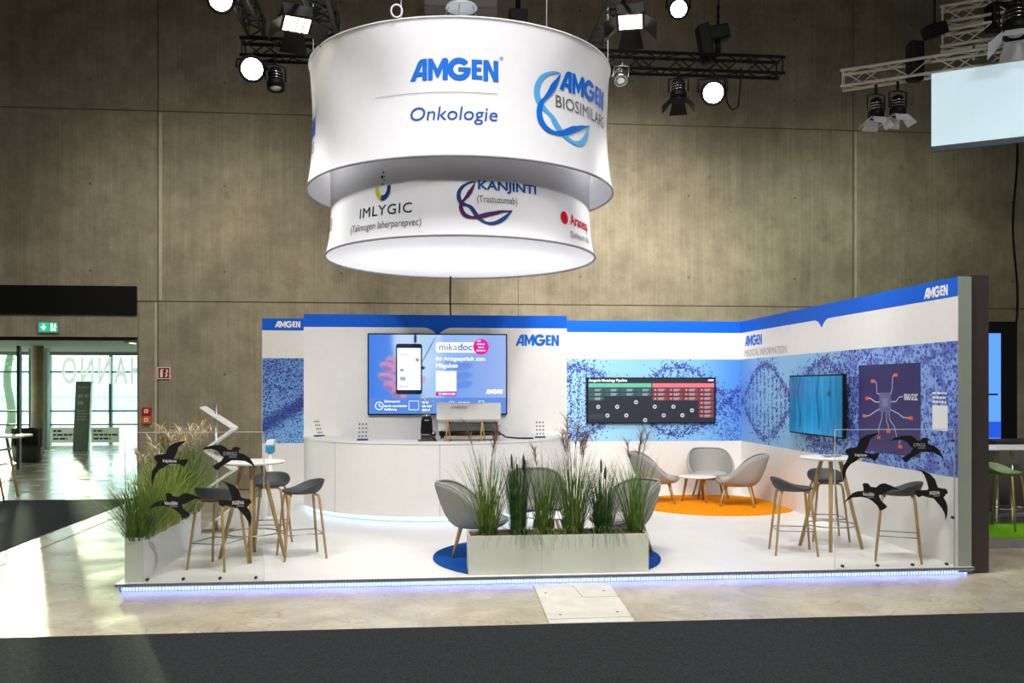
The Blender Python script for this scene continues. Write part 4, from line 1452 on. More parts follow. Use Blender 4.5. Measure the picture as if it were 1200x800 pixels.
def grass_mat(name, a, b, c=None):
    m = mat(name, a, .55, var=.0, spec=.3)
    nt = m.node_tree
    r = [n for n in nt.nodes if n.type == 'VALTORGB'][0]
    r.color_ramp.elements[0].color = lin(a) + (1,)
    r.color_ramp.elements[1].color = lin(b) + (1,)
    nz = [n for n in nt.nodes if n.type == 'TEX_NOISE'][0]
    nz.inputs['Scale'].default_value = 14
    return m
G_MID = grass_mat('blade_mid', (62, 92, 34), (120, 148, 62))
G_DARK = grass_mat('blade_dark', (38, 70, 34), (78, 112, 52))
G_LIGHT = grass_mat('blade_light', (130, 150, 60), (192, 204, 110))
G_PALE = grass_mat('plume_pale', (216, 192, 154), (246, 232, 206))
G_PINK = grass_mat('plume_pink', (110, 78, 70), (170, 132, 120))
G_SPIKE = grass_mat('spike_dark', (44, 52, 32), (70, 76, 48))

def blade(mb, p, ang, length, lean, droop, w, seg=5):
    d = Vector((math.cos(ang), math.sin(ang), 0))
    s = Vector((-d.y, d.x, 0))
    pos = Vector(p)
    el = math.pi / 2 - lean
    vs = []
    for k in range(seg + 1):
        t = k / seg
        ww = w * (1 - t ** 1.7) + .0008
        vs += [pos - s * ww, pos + s * ww]
        el -= droop / seg * (t + .3)
        pos = pos + (d * math.cos(el) + Vector((0, 0, math.sin(el)))) * (length / seg)
    mb.add(vs, [(2 * k, 2 * k + 1, 2 * k + 3, 2 * k + 2) for k in range(seg)], True)
    return pos, el, d

def clump(x, y, z, n, h, spread, m, label, group, seed, plumes=0, spikes=0, droop=1.1, w=.0042, lean=.35, pm=None, trail=0, ph=1.25, box=None, pw_=.003):
    rg = random.Random(seed)
    t = thing('ornamental_grass', (x, y, z), label, 'grass', group)
    mb = MB()
    for _ in range(n):
        a = rg.uniform(0, 2 * math.pi)
        r_ = spread * math.sqrt(rg.random())
        sy_ = box or 1.0
        p = (x + r_ * math.cos(a), y + r_ * math.sin(a) * sy_, z - .01)
        an = a + rg.uniform(-.8, .8)
        blade(mb, p, an, h * (rg.uniform(.35, 1.1) if rg.random() < .3 else rg.uniform(.8, 1.12)), abs(rg.gauss(0, lean * .6)), droop * rg.uniform(.2, 1.0) ** 1.5, w * rg.uniform(.7, 1.25))
    for _ in range(trail):
        a = R(-90 + rg.uniform(-40, 40))
        p = (x + rg.uniform(-spread, spread), y - .10, z)
        blade(mb, p, a, rg.uniform(.40, .66), .75, 2.9, .0022, 8)
    fo = mb.build('foliage', m, t)
    fo['kind'] = 'stuff'
    for k in range(plumes):
        a = rg.uniform(0, 2 * math.pi)
        st = MB()
        L_ = h * ph * rg.uniform(.88, 1.08)
        dx = rg.gauss(0, .07)
        dy = rg.gauss(0, .05)
        pts = [Vector((x + rg.uniform(-.03, .03), y, z))]
        base = pts[0].copy()
        for q in range(1, 7):
            u = q / 6
            pts.append(base + Vector((dx * u + .12 * dx / abs(dx) * u ** 3 * .5, dy * u, L_ * u)))
        st.path(pts, .0028, 4)
        so = st.build('flower_stem', m, t)
        fl = MB()
        sgn = 1 if dx > 0 else -1
        for q in range(34):
            u = rg.uniform(.80, 1.0)
            i = min(5, int(u * 6)); f_ = u * 6 - i
            c = pts[i].lerp(pts[min(6, i + 1)], f_)
            blade(fl, c, rg.uniform(0, 6.28) if rg.random() < .4 else (0 if sgn > 0 else math.pi) + rg.uniform(-.7, .7), rg.uniform(.10, .24), .25, 2.6, pw_, 5)
        fl.build('plume', pm or G_PINK, t)
    for k in range(spikes):
        st = MB()
        dx, dy = rg.gauss(0, .05), rg.gauss(0, .03)
        top = h * rg.uniform(.95, 1.2)
        a0, b0 = Vector((x + dx * .4, y + dy, z)), Vector((x + dx * 1.3, y + dy, z + top))
        st.path([a0, b0], .0025, 4)
        st.build('flower_stem', m, t)
        c = a0.lerp(b0, .80)
        MB().path([c, a0.lerp(b0, .84), a0.lerp(b0, .95), b0], [.004, .012, .012, .003], 7).build('seed_spike', G_SPIKE, t)
    return t
GF = 'ornamental grasses in the front planter'
gz = DECK + .365
YP = 9.04
for px, n, h, spr, m, lab, pl, spk, tr_n, lean, dr in (
        (572, 165, .88, .085, G_MID, 'loose arching grass nearest the grey chair on the blue rug', 3, 0, 0, .42, 1.0),
        (607, 240, .74, .08, G_DARK, 'dense dark upright grass with three black spikes, second from the grey chair', 0, 4, 26, .15, .4),
        (637, 130, .74, .085, G_MID, 'thin airy grass with one drooping plume before the low white table', 1, 0, 10, .24, .6),
        (672, 210, .86, .09, G_MID, 'tall grass with several pinkish plumes at the middle of the planter', 7, 0, 8, .38, .9),
        (706, 210, .68, .09, G_DARK, 'short bushy dark grass with two spikes right of the pinkish plumes', 0, 2, 20, .34, .7),
        (744, 160, .80, .075, G_MID, 'bright upright grass at the planter end by the orange rug', 4, 0, 0, .42, .9)):
    clump(XY(px, YP), YP, gz, n, h, spr, m, lab, GF, int(px), pl, spk, dr, lean=lean, trail=tr_n, w=.0036)
GLt = 'ornamental grasses in the side planter'
lz = DECK + .40
for k, (yy, n, h, m, lab, pl, dr, lean) in enumerate((
        (9.02, 420, .66, G_MID, 'fine drooping green grass at the front end of the side planter', 0, 1.9, .75),
        (9.42, 420, .70, G_LIGHT, 'light green bushy grass second from the front end of the side planter', 2, 1.7, .7),
        (9.85, 380, .74, G_LIGHT, 'yellow green grass in the middle of the side planter', 6, 1.5, .6),
        (10.3, 320, .84, G_MID, 'tall grass with pale golden plumes in the side planter', 16, 1.4, .5),
        (10.75, 260, .86, G_MID, 'tall grass with wispy brown plumes at the far end of the side planter', 6, 1.3, .6))):
    clump(-2.78, yy, lz, n, h, .13, m, lab, GLt, 50 + k, pl, 0, dr, lean=lean, w=.0030, pm=G_PALE, box=1.6, ph=1.12, pw_=.0045)

# ------------------------------------------------------------------ glass panels with birds
B1 = [(140,238),(150,222),(175,213),(205,212),(232,207),(238,180),(262,143),(310,118),(408,100),(365,125),(330,155),(318,195),(300,232),(292,248),(345,258),(405,250),(395,285),(372,312),(335,290),(300,287),(258,288),(225,310),(180,335),(150,375),(127,460),(118,400),(125,345),(150,310),(165,275),(150,255)]
B2 = [(505,178),(545,152),(600,140),(665,138),(700,155),(715,175),(745,178),(755,158),(785,153),(808,162),(820,175),(800,178),(805,205),(840,212),(885,240),(915,285),(935,330),(900,295),(850,268),(790,262),(745,262),(700,290),(665,310),(640,338),(615,333),(597,305),(625,290),(665,265),(685,235),(665,220),(640,190),(600,170),(560,170)]
B3 = [(80,668),(110,620),(150,585),(190,572),(235,570),(232,540),(225,520),(240,512),(270,515),(290,540),(330,545),(365,520),(400,515),(440,530),(480,545),(520,568),(460,562),(410,585),(380,600),(355,605),(365,640),(400,670),(420,690),(390,712),(360,717),(340,680),(300,645),(265,625),(215,615),(150,620),(110,640)]
B4 = [(650,408),(700,425),(760,450),(800,490),(820,550),(855,560),(885,562),(898,580),(900,600),(885,600),(880,615),(865,625),(890,665),(900,710),(895,760),(880,800),(875,750),(850,705),(815,665),(790,635),(740,625),(700,612),(670,625),(645,605),(640,570),(680,570),(735,570),(748,560),(735,510),(715,460),(690,430)]
BC = [(265, 270), (715, 240), (300, 610), (770, 600)]
BT = [('Nplate', 262, 275), ('KYPROLIS', 735, 215), ('Vectibix', 272, 600), ('XGEVA', 795, 598)]
GYP = 8.775
def glass_panel(x0, x1, ztop, centres, label, bolts, side_bolts, scale):
    t = thing('glass_panel', ((x0 + x1) / 2, GYP, DECK), label, 'glass panel', 'clear panels with black birds')
    MB().box(x0, x1, GYP - .006, GYP + .006, DECK + .004, ztop).build('pane', M_GLASS, t)
    MB().box(x0, x1, GYP - .006, GYP + .006, ztop, ztop + .006).build('glass_rim', M_GLASSEDGE, t)
    MB().box(x0 - .004, x0, GYP - .006, GYP + .006, DECK + .004, ztop).build('glass_rim', M_GLASSEDGE, t)
    MB().box(x1, x1 + .004, GYP - .006, GYP + .006, DECK + .004, ztop).build('glass_rim', M_GLASSEDGE, t)
    fr = Frame((0, GYP - .006, 0), (1, 0, 0), (0, 0, 1))
    for poly, (bcx, bcy), (cx, cz), (word, wx, wy) in zip((B1, B2, B3, B4), BC, centres, BT):
        g = curve_mesh([[(cx + (x - bcx) * scale, cz - (y - bcy) * scale) for x, y in poly]])
        b = decal('bird_sticker', g, fr, M_MATTBLACK, t, .001)
        wx_, wz_ = cx + (wx - bcx) * scale, cz - (wy - bcy) * scale
        wd = .125 if word != 'XGEVA' else .115
        decal('lettering', fit(text2d(word, 1, .015), wx_ - wd / 2, wx_ + wd / 2, wz_ - .01, .036), fr, M_PLGREY if word == 'KYPROLIS' else M_PWHITE, b, .002)
        decal('lettering', bars2d([wd * .6], wx_ - wd * .1, wz_ - .028, .008, .004), fr, M_PLGREY, b, .002)
    for bx in bolts:
        MB().tube((bx, GYP - .022, DECK + .035), (bx, GYP + .01, DECK + .035), .014, n=12).build('bolt', M_DKGREY, t)
    for bx, bz in side_bolts:
        MB().tube((bx, GYP - .022, bz), (bx, GYP + .01, bz), .014, n=12).build('bolt', M_DKGREY, t)
    return t
def gp(pts):
    return [(XY(a, GYP), ZY(a, b, GYP)) for a, b in pts]
kS = (XY(300, GYP) - XY(200, GYP)) / 100 / 6.667
glass_panel(XY(147, GYP), XY(309, GYP), 1.505, gp([(199.7, 540.5), (267, 536), (205, 591.5), (275.5, 590)]), 'clear glass panel with four black birds before the left bar table', [XY(p, GYP) for p in (173, 215, 258, 300)], [], kS)
kS = (XY(1100, GYP) - XY(1000, GYP)) / 100 / 6.667
rg_ = glass_panel(XY(978.5, GYP), XY(1118, GYP), 1.50, gp([(1009, 533.5), (1074, 526), (1021.5, 581), (1091, 578.5)]), 'clear glass panel with four black birds beside the side wall end', [XY(p, GYP) for p in (987, 1028, 1069, 1109)], [(XY(1116, GYP), ZY(1116, 606, GYP)), (XY(1116, GYP), ZY(1116, 516, GYP))], kS)
MB().tube((XY(1118.5, GYP), GYP, DECK), (XY(1118.5, GYP), GYP, 1.52), .006).build('clamp_rod', M_DKGREY, rg_)

# ------------------------------------------------------------------ zigzag brochure stand, dispenser
zx, zy = -2.69, 11.78
zs = thing('brochure_stand', (zx, zy, DECK), 'white zigzag brochure stand on a steel pole at the planter end', 'stand')
MB().tube((zx, zy, DECK), (zx, zy, 1.72), .022, n=12).build('pole', M_ALU, zs)
MB().box(zx - .2, zx + .2, zy - .15, zy + .15, DECK, DECK + .02).build('base', M_ALU, zs, bevel=.005)
zz = [(-.16, 1.68), (.24, 1.41), (.0, 1.20), (-.12, 1.14), (.24, .88), (0, .69), (-.12, .62), (.24, .40), (-.05, .18)]
zz = [(-.16, 1.68), (.24, 1.41), (-.12, 1.14), (.24, .88), (-.12, .64), (.24, .42), (-.05, .2)]
for (a, b), (c_, d) in zip(zz, zz[1:]):
    u = Vector((c_ - a, 0, d - b))
    L_ = u.length
    u.normalize()
    nrm = Vector((-u.z, 0, u.x))
    mid = Vector((zx + (a + c_) / 2, zy - .02, (b + d) / 2))
    MB().obox(mid, u * L_ / 2, (0, .15, 0), nrm * .012).build('tray', M_WHITE, zs)

sx_, sy_ = -2.23, 13.05
sd = thing('sanitizer_dispenser', (sx_, sy_, DECK), 'white and blue dispenser on a thin white pole left of the counter', 'dispenser')
MB().lathe([(.14, 0), (.14, .012), (.02, .02)], 20, (sx_, sy_, DECK)).build('base', M_WHITE, sd)
MB().tube((sx_, sy_, DECK), (sx_, sy_, 1.02), .035).build('pole', M_WHITE, sd)
MB().box(sx_ - .06, sx_ + .06, sy_ - .06, sy_ + .06, 1.0, 1.11).build('bottle', mat('cyan_plastic', (30, 150, 200), .3), sd, bevel=.012)
MB().add([(sx_ - .075, sy_ - .07, 1.11), (sx_ + .06, sy_ - .07, 1.11), (sx_ + .06, sy_ + .07, 1.11), (sx_ - .075, sy_ + .07, 1.11), (sx_ - .03, sy_ - .07, 1.19), (sx_ + .07, sy_ - .07, 1.19), (sx_ + .07, sy_ + .07, 1.19), (sx_ - .03, sy_ + .07, 1.19)],
         [(0, 3, 2, 1), (4, 5, 6, 7), (0, 1, 5, 4), (1, 2, 6, 5), (2, 3, 7, 6), (3, 0, 4, 7)]).build('lid', M_WHITE, sd, bevel=.01)

# ------------------------------------------------------------------ hanging round sign
DX, DY = .43, 11.50
hs = thing('hanging_sign', (DX, DY, 3.56), 'huge round white two tier fabric sign hanging over the stand', 'sign')
def rad(prof, z):
    for (z0, a0, b0), (z1, a1, b1) in zip(prof, prof[1:]):
        if z0 <= z <= z1:
            t = (z - z0) / (z1 - z0)
            return a0 + (a1 - a0) * t, b0 + (b1 - b0) * t
    return prof[0][1:] if z < prof[0][0] else prof[-1][1:]
def drum_prof(z0, z1, a, fy0, fy1, dip, flare, n=24):
    out = []
    for k in range(n + 1):
        t = k / n
        aa = a * (1 - dip * math.sin(math.pi * t)) + flare * ((1 - t) ** 6)
        out.append((z0 + (z1 - z0) * t, aa, aa * (fy0 + (fy1 - fy0) * t)))
    return out
UP = drum_prof(4.37, 5.93, 1.90, 1.07, .96, .022, .03)
LO = drum_prof(3.56, 4.75, 1.655, 1.12, 1.06, .012, .05)
def skin(prof, name, m, par, off=0.0, n=96):
    vs, fs = [], []
    for z, a, b in prof:
        for i in range(n):
            t = 2 * math.pi * i / n
            vs.append((DX + (a + off) * math.cos(t), DY + (b + off) * math.sin(t), z))
    for j in range(len(prof) - 1):
        fs += [(j * n + i, j * n + (i + 1) % n, (j + 1) * n + (i + 1) % n, (j + 1) * n + i) for i in range(n)]
    return MB().add(vs, fs, True).build(name, m, par)
def ring_path(prof, z, r, name, m, par):
    a, b = rad(prof, z)
    return MB().path([(DX + a * math.cos(R(3 * k)), DY + b * math.sin(R(3 * k)), z) for k in range(120)], r, 6, True).build(name, m, par)
def translucent():
    m = mat('backlit_fabric', (244, 244, 246), .8, var=.01)
    nt = m.node_tree
    b = nt.nodes['Principled BSDF']
    tr = nt.nodes.new('ShaderNodeBsdfTranslucent')
    tr.inputs[0].default_value = (.9, .9, .92, 1)
    mx = nt.nodes.new('ShaderNodeMixShader')
    mx.inputs[0].default_value = .45
    out = [q for q in nt.nodes if q.type == 'OUTPUT_MATERIAL'][0]
    nt.links.new(b.outputs[0], mx.inputs[1]); nt.links.new(tr.outputs[0], mx.inputs[2]); nt.links.new(mx.outputs[0], out.inputs[0])
    return m
upper = skin(UP, 'upper_drum', M_FABRIC, hs)
lower = skin(LO, 'lower_drum', M_FABRIC, hs)
ring_path(UP, 4.37, .014, 'hem_ring', M_SEAM, hs)
ring_path(UP, 5.93, .014, 'hem_ring', M_FABRIC, hs)
ring_path(LO, 3.56, .014, 'hem_ring', M_SEAM, hs)
M_TRANS = translucent()
a, b = rad(LO, 3.57)
MB().add([(DX, DY, 3.60)] + [(DX + (a - .01) * math.cos(R(4 * k)), DY + (b - .01) * math.sin(R(4 * k)), 3.575) for k in range(90)], [(0, 1 + k, 1 + (k + 1) % 90) for k in range(90)], True).build('diffuser_cloth', M_TRANS, hs)
lamp('sign_inner_fill', 'AREA', (DX, DY, 4.6), (DX, DY, 3), 34, (.98, .98, 1.0), 2.2, 2.2)  # unseen lamp added to brighten the bottom cloth from inside
for k in range(3):
    an = R(90 + 120 * k)
    lamp('sign_gap_light', 'POINT', (DX + 1.76 * math.cos(an), DY + 1.85 * math.sin(an), 5.0), (0, 0, 0), 12, radius=.04)

class DrumFrame:
    """the printed face of a drum: a is arc length from the side facing the visitors, b is height"""
    def __init__(self, prof, a0):
        self.p, self.a0 = prof, a0
    def __call__(self, a, b, h=0.0):
        ra, rb = rad(self.p, b)
        t = self.a0 + a / 1.8
        return Vector((DX + (ra + h) * math.cos(t), DY + (rb + h) * math.sin(t), b))

def bend(g, step=.05):
    bm = bmesh.new()
    vs = [bm.verts.new((x, y, 0)) for x, y in g[0]]
    for f in g[1]:
        try:
            bm.faces.new([vs[i] for i in f])
        except ValueError:
            pass
    bmesh.ops.triangulate(bm, faces=bm.faces[:])
    x0, x1 = width2d(g)
    ys = [p[1] for p in g[0]]
    x = x0 + step
    while x < x1:
        bmesh.ops.bisect_plane(bm, geom=bm.verts[:] + bm.edges[:] + bm.faces[:], plane_co=(x, 0, 0), plane_no=(1, 0, 0), dist=1e-6)
        x += step
    y = min(ys) + .08
    while y < max(ys):
        bmesh.ops.bisect_plane(bm, geom=bm.verts[:] + bm.edges[:] + bm.faces[:], plane_co=(0, y, 0), plane_no=(0, 1, 0), dist=1e-6)
        y += .08
    bm.verts.index_update()
    r_ = [(v.co.x, v.co.y) for v in bm.verts], [tuple(v.index for v in f.verts) for f in bm.faces]
    bm.free()
    return r_

def on_drum(name, g, prof, m, par, h=.006):
    fr = DrumFrame(prof, -math.pi / 2)
    g = bend(g)
    vs = [tuple(fr(a, b, h)) for a, b in g[0]]
    me = bpy.data.meshes.new(name)
    me.from_pydata(vs, [], g[1])
    me.update()
    s = 0
    for p in me.polygons:
        c = p.center
        s += (p.normal.x * (c.x - DX) + p.normal.y * (c.y - DY)) * p.area
    if s < 0:
        me.flip_normals()
    return obj(name, me, m, par)

def drum_ab(px, py, prof):
    """where the sight line of a picture point meets the drum, as (a, b) on its face"""
    k = (px - 600) / F_PX
    d = Vector((k * CT + ST, CT - k * ST, (HORIZON - py) / F_PX))
    last = None
    s = 7.0
    while s < 12:
        q = Vector((0, 0, HC)) + d * s
        ra, rb = rad(prof, q.z)
        if ((q.x - DX) / ra) ** 2 + ((q.y - DY) / rb) ** 2 <= 1:
            t = math.atan2((q.y - DY) / rb, (q.x - DX) / ra)
            return ((t + math.pi / 2) * 1.8, q.z)
        s += .004
    return None
DA = {}
for nm, px, py, prof in (('l0', 481, 96, UP), ('l1', 584, 97, UP), ('lt', 530, 68, UP), ('o0', 481, 141, UP), ('o1', 583, 140, UP), ('s0', 440, 111, UP), ('s1', 583, 110, UP), ('b0', 655, 104, UP), ('b1', 703, 130, UP),
                         ('bi0', 652, 130, UP), ('bi1', 703, 147, UP), ('im0', 422, 255, LO), ('im1', 483, 248, LO), ('ta0', 412, 268, LO), ('ta1', 494, 256, LO), ('u', 449, 221, LO), ('ka0', 560, 225, LO), ('ka1', 628, 231, LO),
                         ('tr0', 559, 235, LO), ('tr1', 606, 238, LO), ('ar0', 668, 264, LO), ('red', 661, 255, LO), ('da0', 668, 274, LO)):
    DA[nm] = drum_ab(px, py, prof)
A_ = DA
zl = (A_['l0'][1] + A_['l1'][1]) / 2
on_drum('logo', fit(LOGO, A_['l0'][0], A_['l1'][0], zl), UP, M_LBLUE, upper)
on_drum('lettering', move(text2d('®', .06), A_['l1'][0] + .01, zl + .25), UP, M_LBLUE, upper)
on_drum('print_line', rect2d(A_['s0'][0], A_['s1'][0], zl - .135, zl - .129), UP, M_SEAM, upper)
go = fit(text2d('Onkologie', 1, .0, shear=.12), A_['o0'][0], A_['o1'][0], A_['o0'][1] - .06)
on_drum('lettering', go, UP, mat('onko_blue', (26, 92, 180), .6, spec=.12), upper)
# second logo with the ribbon
zb = A_['b0'][1] - .01
on_drum('logo', fit(LOGO, A_['b0'][0], A_['b1'][0] + .12, zb, .25), UP, M_LBLUE, upper)
on_drum('lettering', fit(text2d('BIOSIMILARS', 1, -.015), A_['bi0'][0] - .01, A_['b1'][0] + .13, zb - .21, .14), UP, M_PGREY, upper)
def ribbon(line, m1, m2, prof, par, amp, wid, turns):
    """two flat bands twisting round a curved line on the drum"""
    P_ = [Vector(q) for q in line]
    fine = []
    for i in range(len(P_) - 1):
        p0, p1, p2, p3 = P_[max(i - 1, 0)], P_[i], P_[i + 1], P_[min(i + 2, len(P_) - 1)]
        for k in range(8):
            t = k / 8
            fine.append(.5 * ((2 * p1) + (p2 - p0) * t + (2 * p0 - 5 * p1 + 4 * p2 - p3) * t * t + (3 * p1 - p0 - 3 * p2 + p3) * t ** 3))
    fine.append(P_[-1])
    n = len(fine)
    for ph, m in ((0, m1), (math.pi, m2)):
        pts, ws = [], []
        for k in range(n):
            d = (fine[min(k + 1, n - 1)] - fine[max(k - 1, 0)]).normalized()
            u = k / (n - 1)
            o_ = amp * math.sin(turns * math.pi * u + ph) * (1 if u < .92 else (1 - u) * 8 + .36)
            pts.append((fine[k].x - d.y * o_, fine[k].y + d.x * o_))
            ws.append(wid * (.55 + .45 * abs(math.sin(turns * math.pi * u + ph * .5 + .6))) * min(1, .15 + u * 7, .15 + (1 - u) * 9))
        on_drum('ribbon', line2d(pts, ws), prof, m, par, .007 if ph else .010)
RB = [drum_ab(*q, UP) for q in ((656, 86), (641, 97), (633, 116), (637, 134), (648, 149), (664, 158), (678, 159), (690, 148))]
ribbon(RB, M_LBLUE, M_LCYAN, UP, upper, .085, .075, 3)
# same mark round the left edge
for sgn_a in (-2.86,):
    on_drum('logo', fit(LOGO, sgn_a - .30, sgn_a + .62, 4.94, .25), UP, M_LBLUE, upper)
    on_drum('lettering', fit(text2d('BIOSIMILARS', 1, -.015), sgn_a - .3, sgn_a + .62, 4.73, .14), UP, M_PGREY, upper)
    ribbon([(sgn_a - .25 + (x - RB[0][0]), z) for x, z in RB], M_LBLUE, M_LCYAN, UP, upper, .085, .075, 3)
# lower drum marks
on_drum('lettering', fit(text2d('IMLYGIC', 1, .004, spacing=1.1), A_['im0'][0], A_['im1'][0], (A_['im0'][1] + A_['im1'][1]) / 2 - .01, .115), LO, M_PDARK, lower)
on_drum('lettering', fit(text2d('(Talimogen laherparepvec)', 1), A_['ta0'][0], A_['ta1'][0], (A_['ta0'][1] + A_['ta1'][1]) / 2 - .09, .11), LO, M_PGREY, lower)
ua, ub = A_['u']
on_drum('mark', ring2d(ua, ub, .075, .135, 165, 285, 14, .85), LO, M_YELLOW, lower)
on_drum('mark', ring2d(ua, ub, .075, .135, 255, 375, 14, .85), LO, M_NAVY, lower, .009)
on_drum('mark', join2d(*[disc2d(ua + a, ub + b, r_, 10) for a, b, r_ in ((0, .05, .012), (.02, .09, .01), (-.01, .13, .02), (.025, .13, .009), (.01, .18, .012))]), LO, M_NAVY, lower)
on_drum('lettering', fit(text2d('KANJINTI', 1, .03), A_['ka0'][0], A_['ka1'][0], A_['ka0'][1] - .0, .13), LO, mat('kan_blue', (26, 84, 160), .6, spec=.12), lower)
on_drum('lettering', fit(text2d('(Trastuzumab)', 1), A_['tr0'][0], A_['tr1'][0], A_['tr0'][1] - .04, .10), LO, M_PGREY, lower)
ribbon([drum_ab(*q, LO) for q in ((556.5, 213), (544, 225), (541, 238), (548, 247), (560, 254), (577, 256), (600, 247))], M_PURPLE, M_NAVY, LO, lower, .055, .05, 3)
on_drum('mark', disc2d(A_['red'][0], A_['red'][1], .075, 24, .075), LO, M_RED, lower)
on_drum('lettering', fit(text2d('Aranesp', 1, .02), A_['ar0'][0], A_['ar0'][0] + .56, A_['ar0'][1] - .03, .17), LO, M_RED, lower)
on_drum('lettering', fit(text2d('(Darbepoetin alfa)', 1), A_['da0'][0], A_['da0'][0] + .56, A_['da0'][1] - .06, .10), LO, M_PGREY, lower)
on_drum('lettering', fit(text2d('KYPROLIS', 1), -3.0, -2.28, 3.83, .14), LO, M_PDARK, lower)
on_drum('mark', ring2d(-2.36, 3.86, .12, .127, 0, 360, 26), LO, M_RED, lower)
# suspension: ties and wires up
TZ = 6.35
for k, (an, lab) in enumerate(((-112, 0), (-62, 0), (-20, 0), (200, 0), (90, 0))):
    a, b = rad(UP, 5.93)
    x, y = DX + a * math.cos(R(an)), DY + b * math.sin(R(an))
    MB().path([(x, y, 5.92), (x + (.0), y, 6.4), (x, y, 9.0)], .006, 5).build('hanging_wire', M_PWHITE, hs)
    if k in (0,):
        MB().path([(x + .06 * math.cos(R(20 * q)) - .05, y, 6.02 + .07 * math.sin(R(20 * q))) for q in range(18)], .010, 6, True).build('tie_loop', M_PWHITE, hs)

tag(MB().path([(XY(528, 13.3), 13.3, 3.6), (XY(528, 13.3), 13.5, 3.3), (XY(528, CY + .3), CY + .3, TOP + .0)], .012, 6).build('power_cable', M_BLACK), 'black cable running down from the round sign to the counter cabin', 'cable')

# ------------------------------------------------------------------ trusses
def truss(root, p0, p1, side, m, up=(0, 0, 1), r=.024, rb=.010, step=None):
    p0, p1 = Vector(p0), Vector(p1)
    d = (p1 - p0)
    L_ = d.length
    d.normalize()
    upv = Vector(up)
    s = d.cross(upv).normalized()
    h = side / 2
    cor = [s * h + upv * h, s * -h + upv * h, s * -h - upv * h, s * h - upv * h]
    for c in cor:
        MB().tube(p0 + c, p1 + c, r, n=8).build('chord', m, root)
    n = max(2, int(L_ / (step or side * 1.25)))
    for f_ in range(4):
        a, b = cor[f_], cor[(f_ + 1) % 4]
        for k in range(n):
            q0, q1 = p0 + d * (L_ * k / n), p0 + d * (L_ * (k + 1) / n)
            MB().tube(q0 + (a if k % 2 else b), q1 + (b if k % 2 else a), rb, n=5, caps=False).build('brace', m, root)
        for q in (p0 + d * .03, p1 - d * .03):
            MB().tube(q + a, q + b, rb * 1.2, n=5, caps=False).build('end_bar', m, root)
    return root
ZT = 6.35
tA = thing('lighting_truss', (1.2, 11.99, ZT), 'black box truss passing behind the round sign from end to end', 'truss', 'black trusses round the sign')
truss(tA, (-2.42, 11.99, ZT), (4.88, 11.99, ZT), .22, M_BLACKM)
tB = thing('lighting_truss', (-2.2, 9.9, ZT + .25), 'black truss running forward at the far left end of the rear truss', 'truss', 'black trusses round the sign')
truss(tB, (-2.2, 11.9, ZT + .23), (-2.2, 7.6, ZT + .23), .20, M_BLACKM)
tC = thing('lighting_truss', (-1.29, 9.9, ZT + .25), 'black truss running forward just left of the round sign', 'truss', 'black trusses round the sign')
truss(tC, (-1.29, 11.9, ZT + .23), (-1.29, 7.6, ZT + .23), .26, M_BLACKM, r=.035, rb=.018)
tD = thing('ladder_truss', (2.25, 9.9, ZT + .25), 'black ladder truss running forward right of the round sign', 'truss', 'black trusses round the sign')
for dx in (-.09, .09):
    MB().tube((2.25 + dx, 11.9, ZT + .20), (2.25 + dx, 7.6, ZT + .20), .028).build('chord', M_BLACKM, tD)
for k in range(15):
    y = 11.8 - k * .3
    MB().box(2.16, 2.34, y - .03, y + .03, ZT + .18, ZT + .22).build('rung', M_BLACKM, tD)

# silver trusses at right
dv = Vector((-.84, .54, 0)).normalized()
def cam_pt(px, F, z):
    r_ = (px - 600) / F_PX * F
    return Vector((r_ * CT + F * ST, F * CT - r_ * ST, z))
q0 = cam_pt(986, 14.0, 6.72)
t = thing('silver_truss', q0, 'long silver truss from which the lit white panel hangs', 'truss', 'silver trusses at the right')
truss(t, q0, q0 - dv * 4.2, .24, M_TRUSS)
q1 = cam_pt(1102, 13.6, 7.18)
t = thing('silver_truss', q1, 'silver truss stacked above the panel truss, lower of the two', 'truss', 'silver trusses at the right')
truss(t, q1, q1 - dv * 1.05, .24, M_TRUSS)
q2 = q1 + Vector((0, 0, .36))
t = thing('silver_truss', q2, 'topmost silver truss cut by the upper frame edge', 'truss', 'silver trusses at the right')
truss(t, q2, q2 - dv * 3.0, .24, M_TRUSS)
for k in range(1):
    a = q1 - dv * .45
    MB().tube(a + Vector((0, 0, -.14)), a + Vector((0, 0, -.36)), .02).build('coupler', M_STEEL, t)

# lit panel
c0 = q0 - dv * 1.28
sp = thing('lit_panel', c0, 'large pale lit panel hanging from the silver truss', 'panel')
off = Vector((dv.y, -dv.x, 0)) * -.16
nrm = Vector((-dv.y, dv.x, 0))
if nrm.y > 0:
    nrm = -nrm
c0 = c0 + nrm * .14
c1 = c0 - dv * 3.2
zb_, zt_ = 5.50, 6.575
mb = MB()
vs = []
for z in (zb_, zt_):
    for a, o_ in ((c0, 0), (c1, 0), (c1, .05), (c0, .05)):
        p = a - nrm * o_
        vs.append((p.x, p.y, z))
mb.add(vs, [(0, 3, 2, 1), (4, 5, 6, 7), (0, 1, 5, 4), (1, 2, 6, 5), (2, 3, 7, 6), (3, 0, 4, 7)])
mb.build('lightbox', M_BILLB, sp)
MB().obox((c0 + c1) / 2 + Vector((0, 0, zb_ - (c0.z) - .04)) - nrm * .025, (c1 - c0) / 2, nrm * .03, (0, 0, .04)).build('bottom_bar', mat('bar_grey', (92, 108, 118), .5), sp)

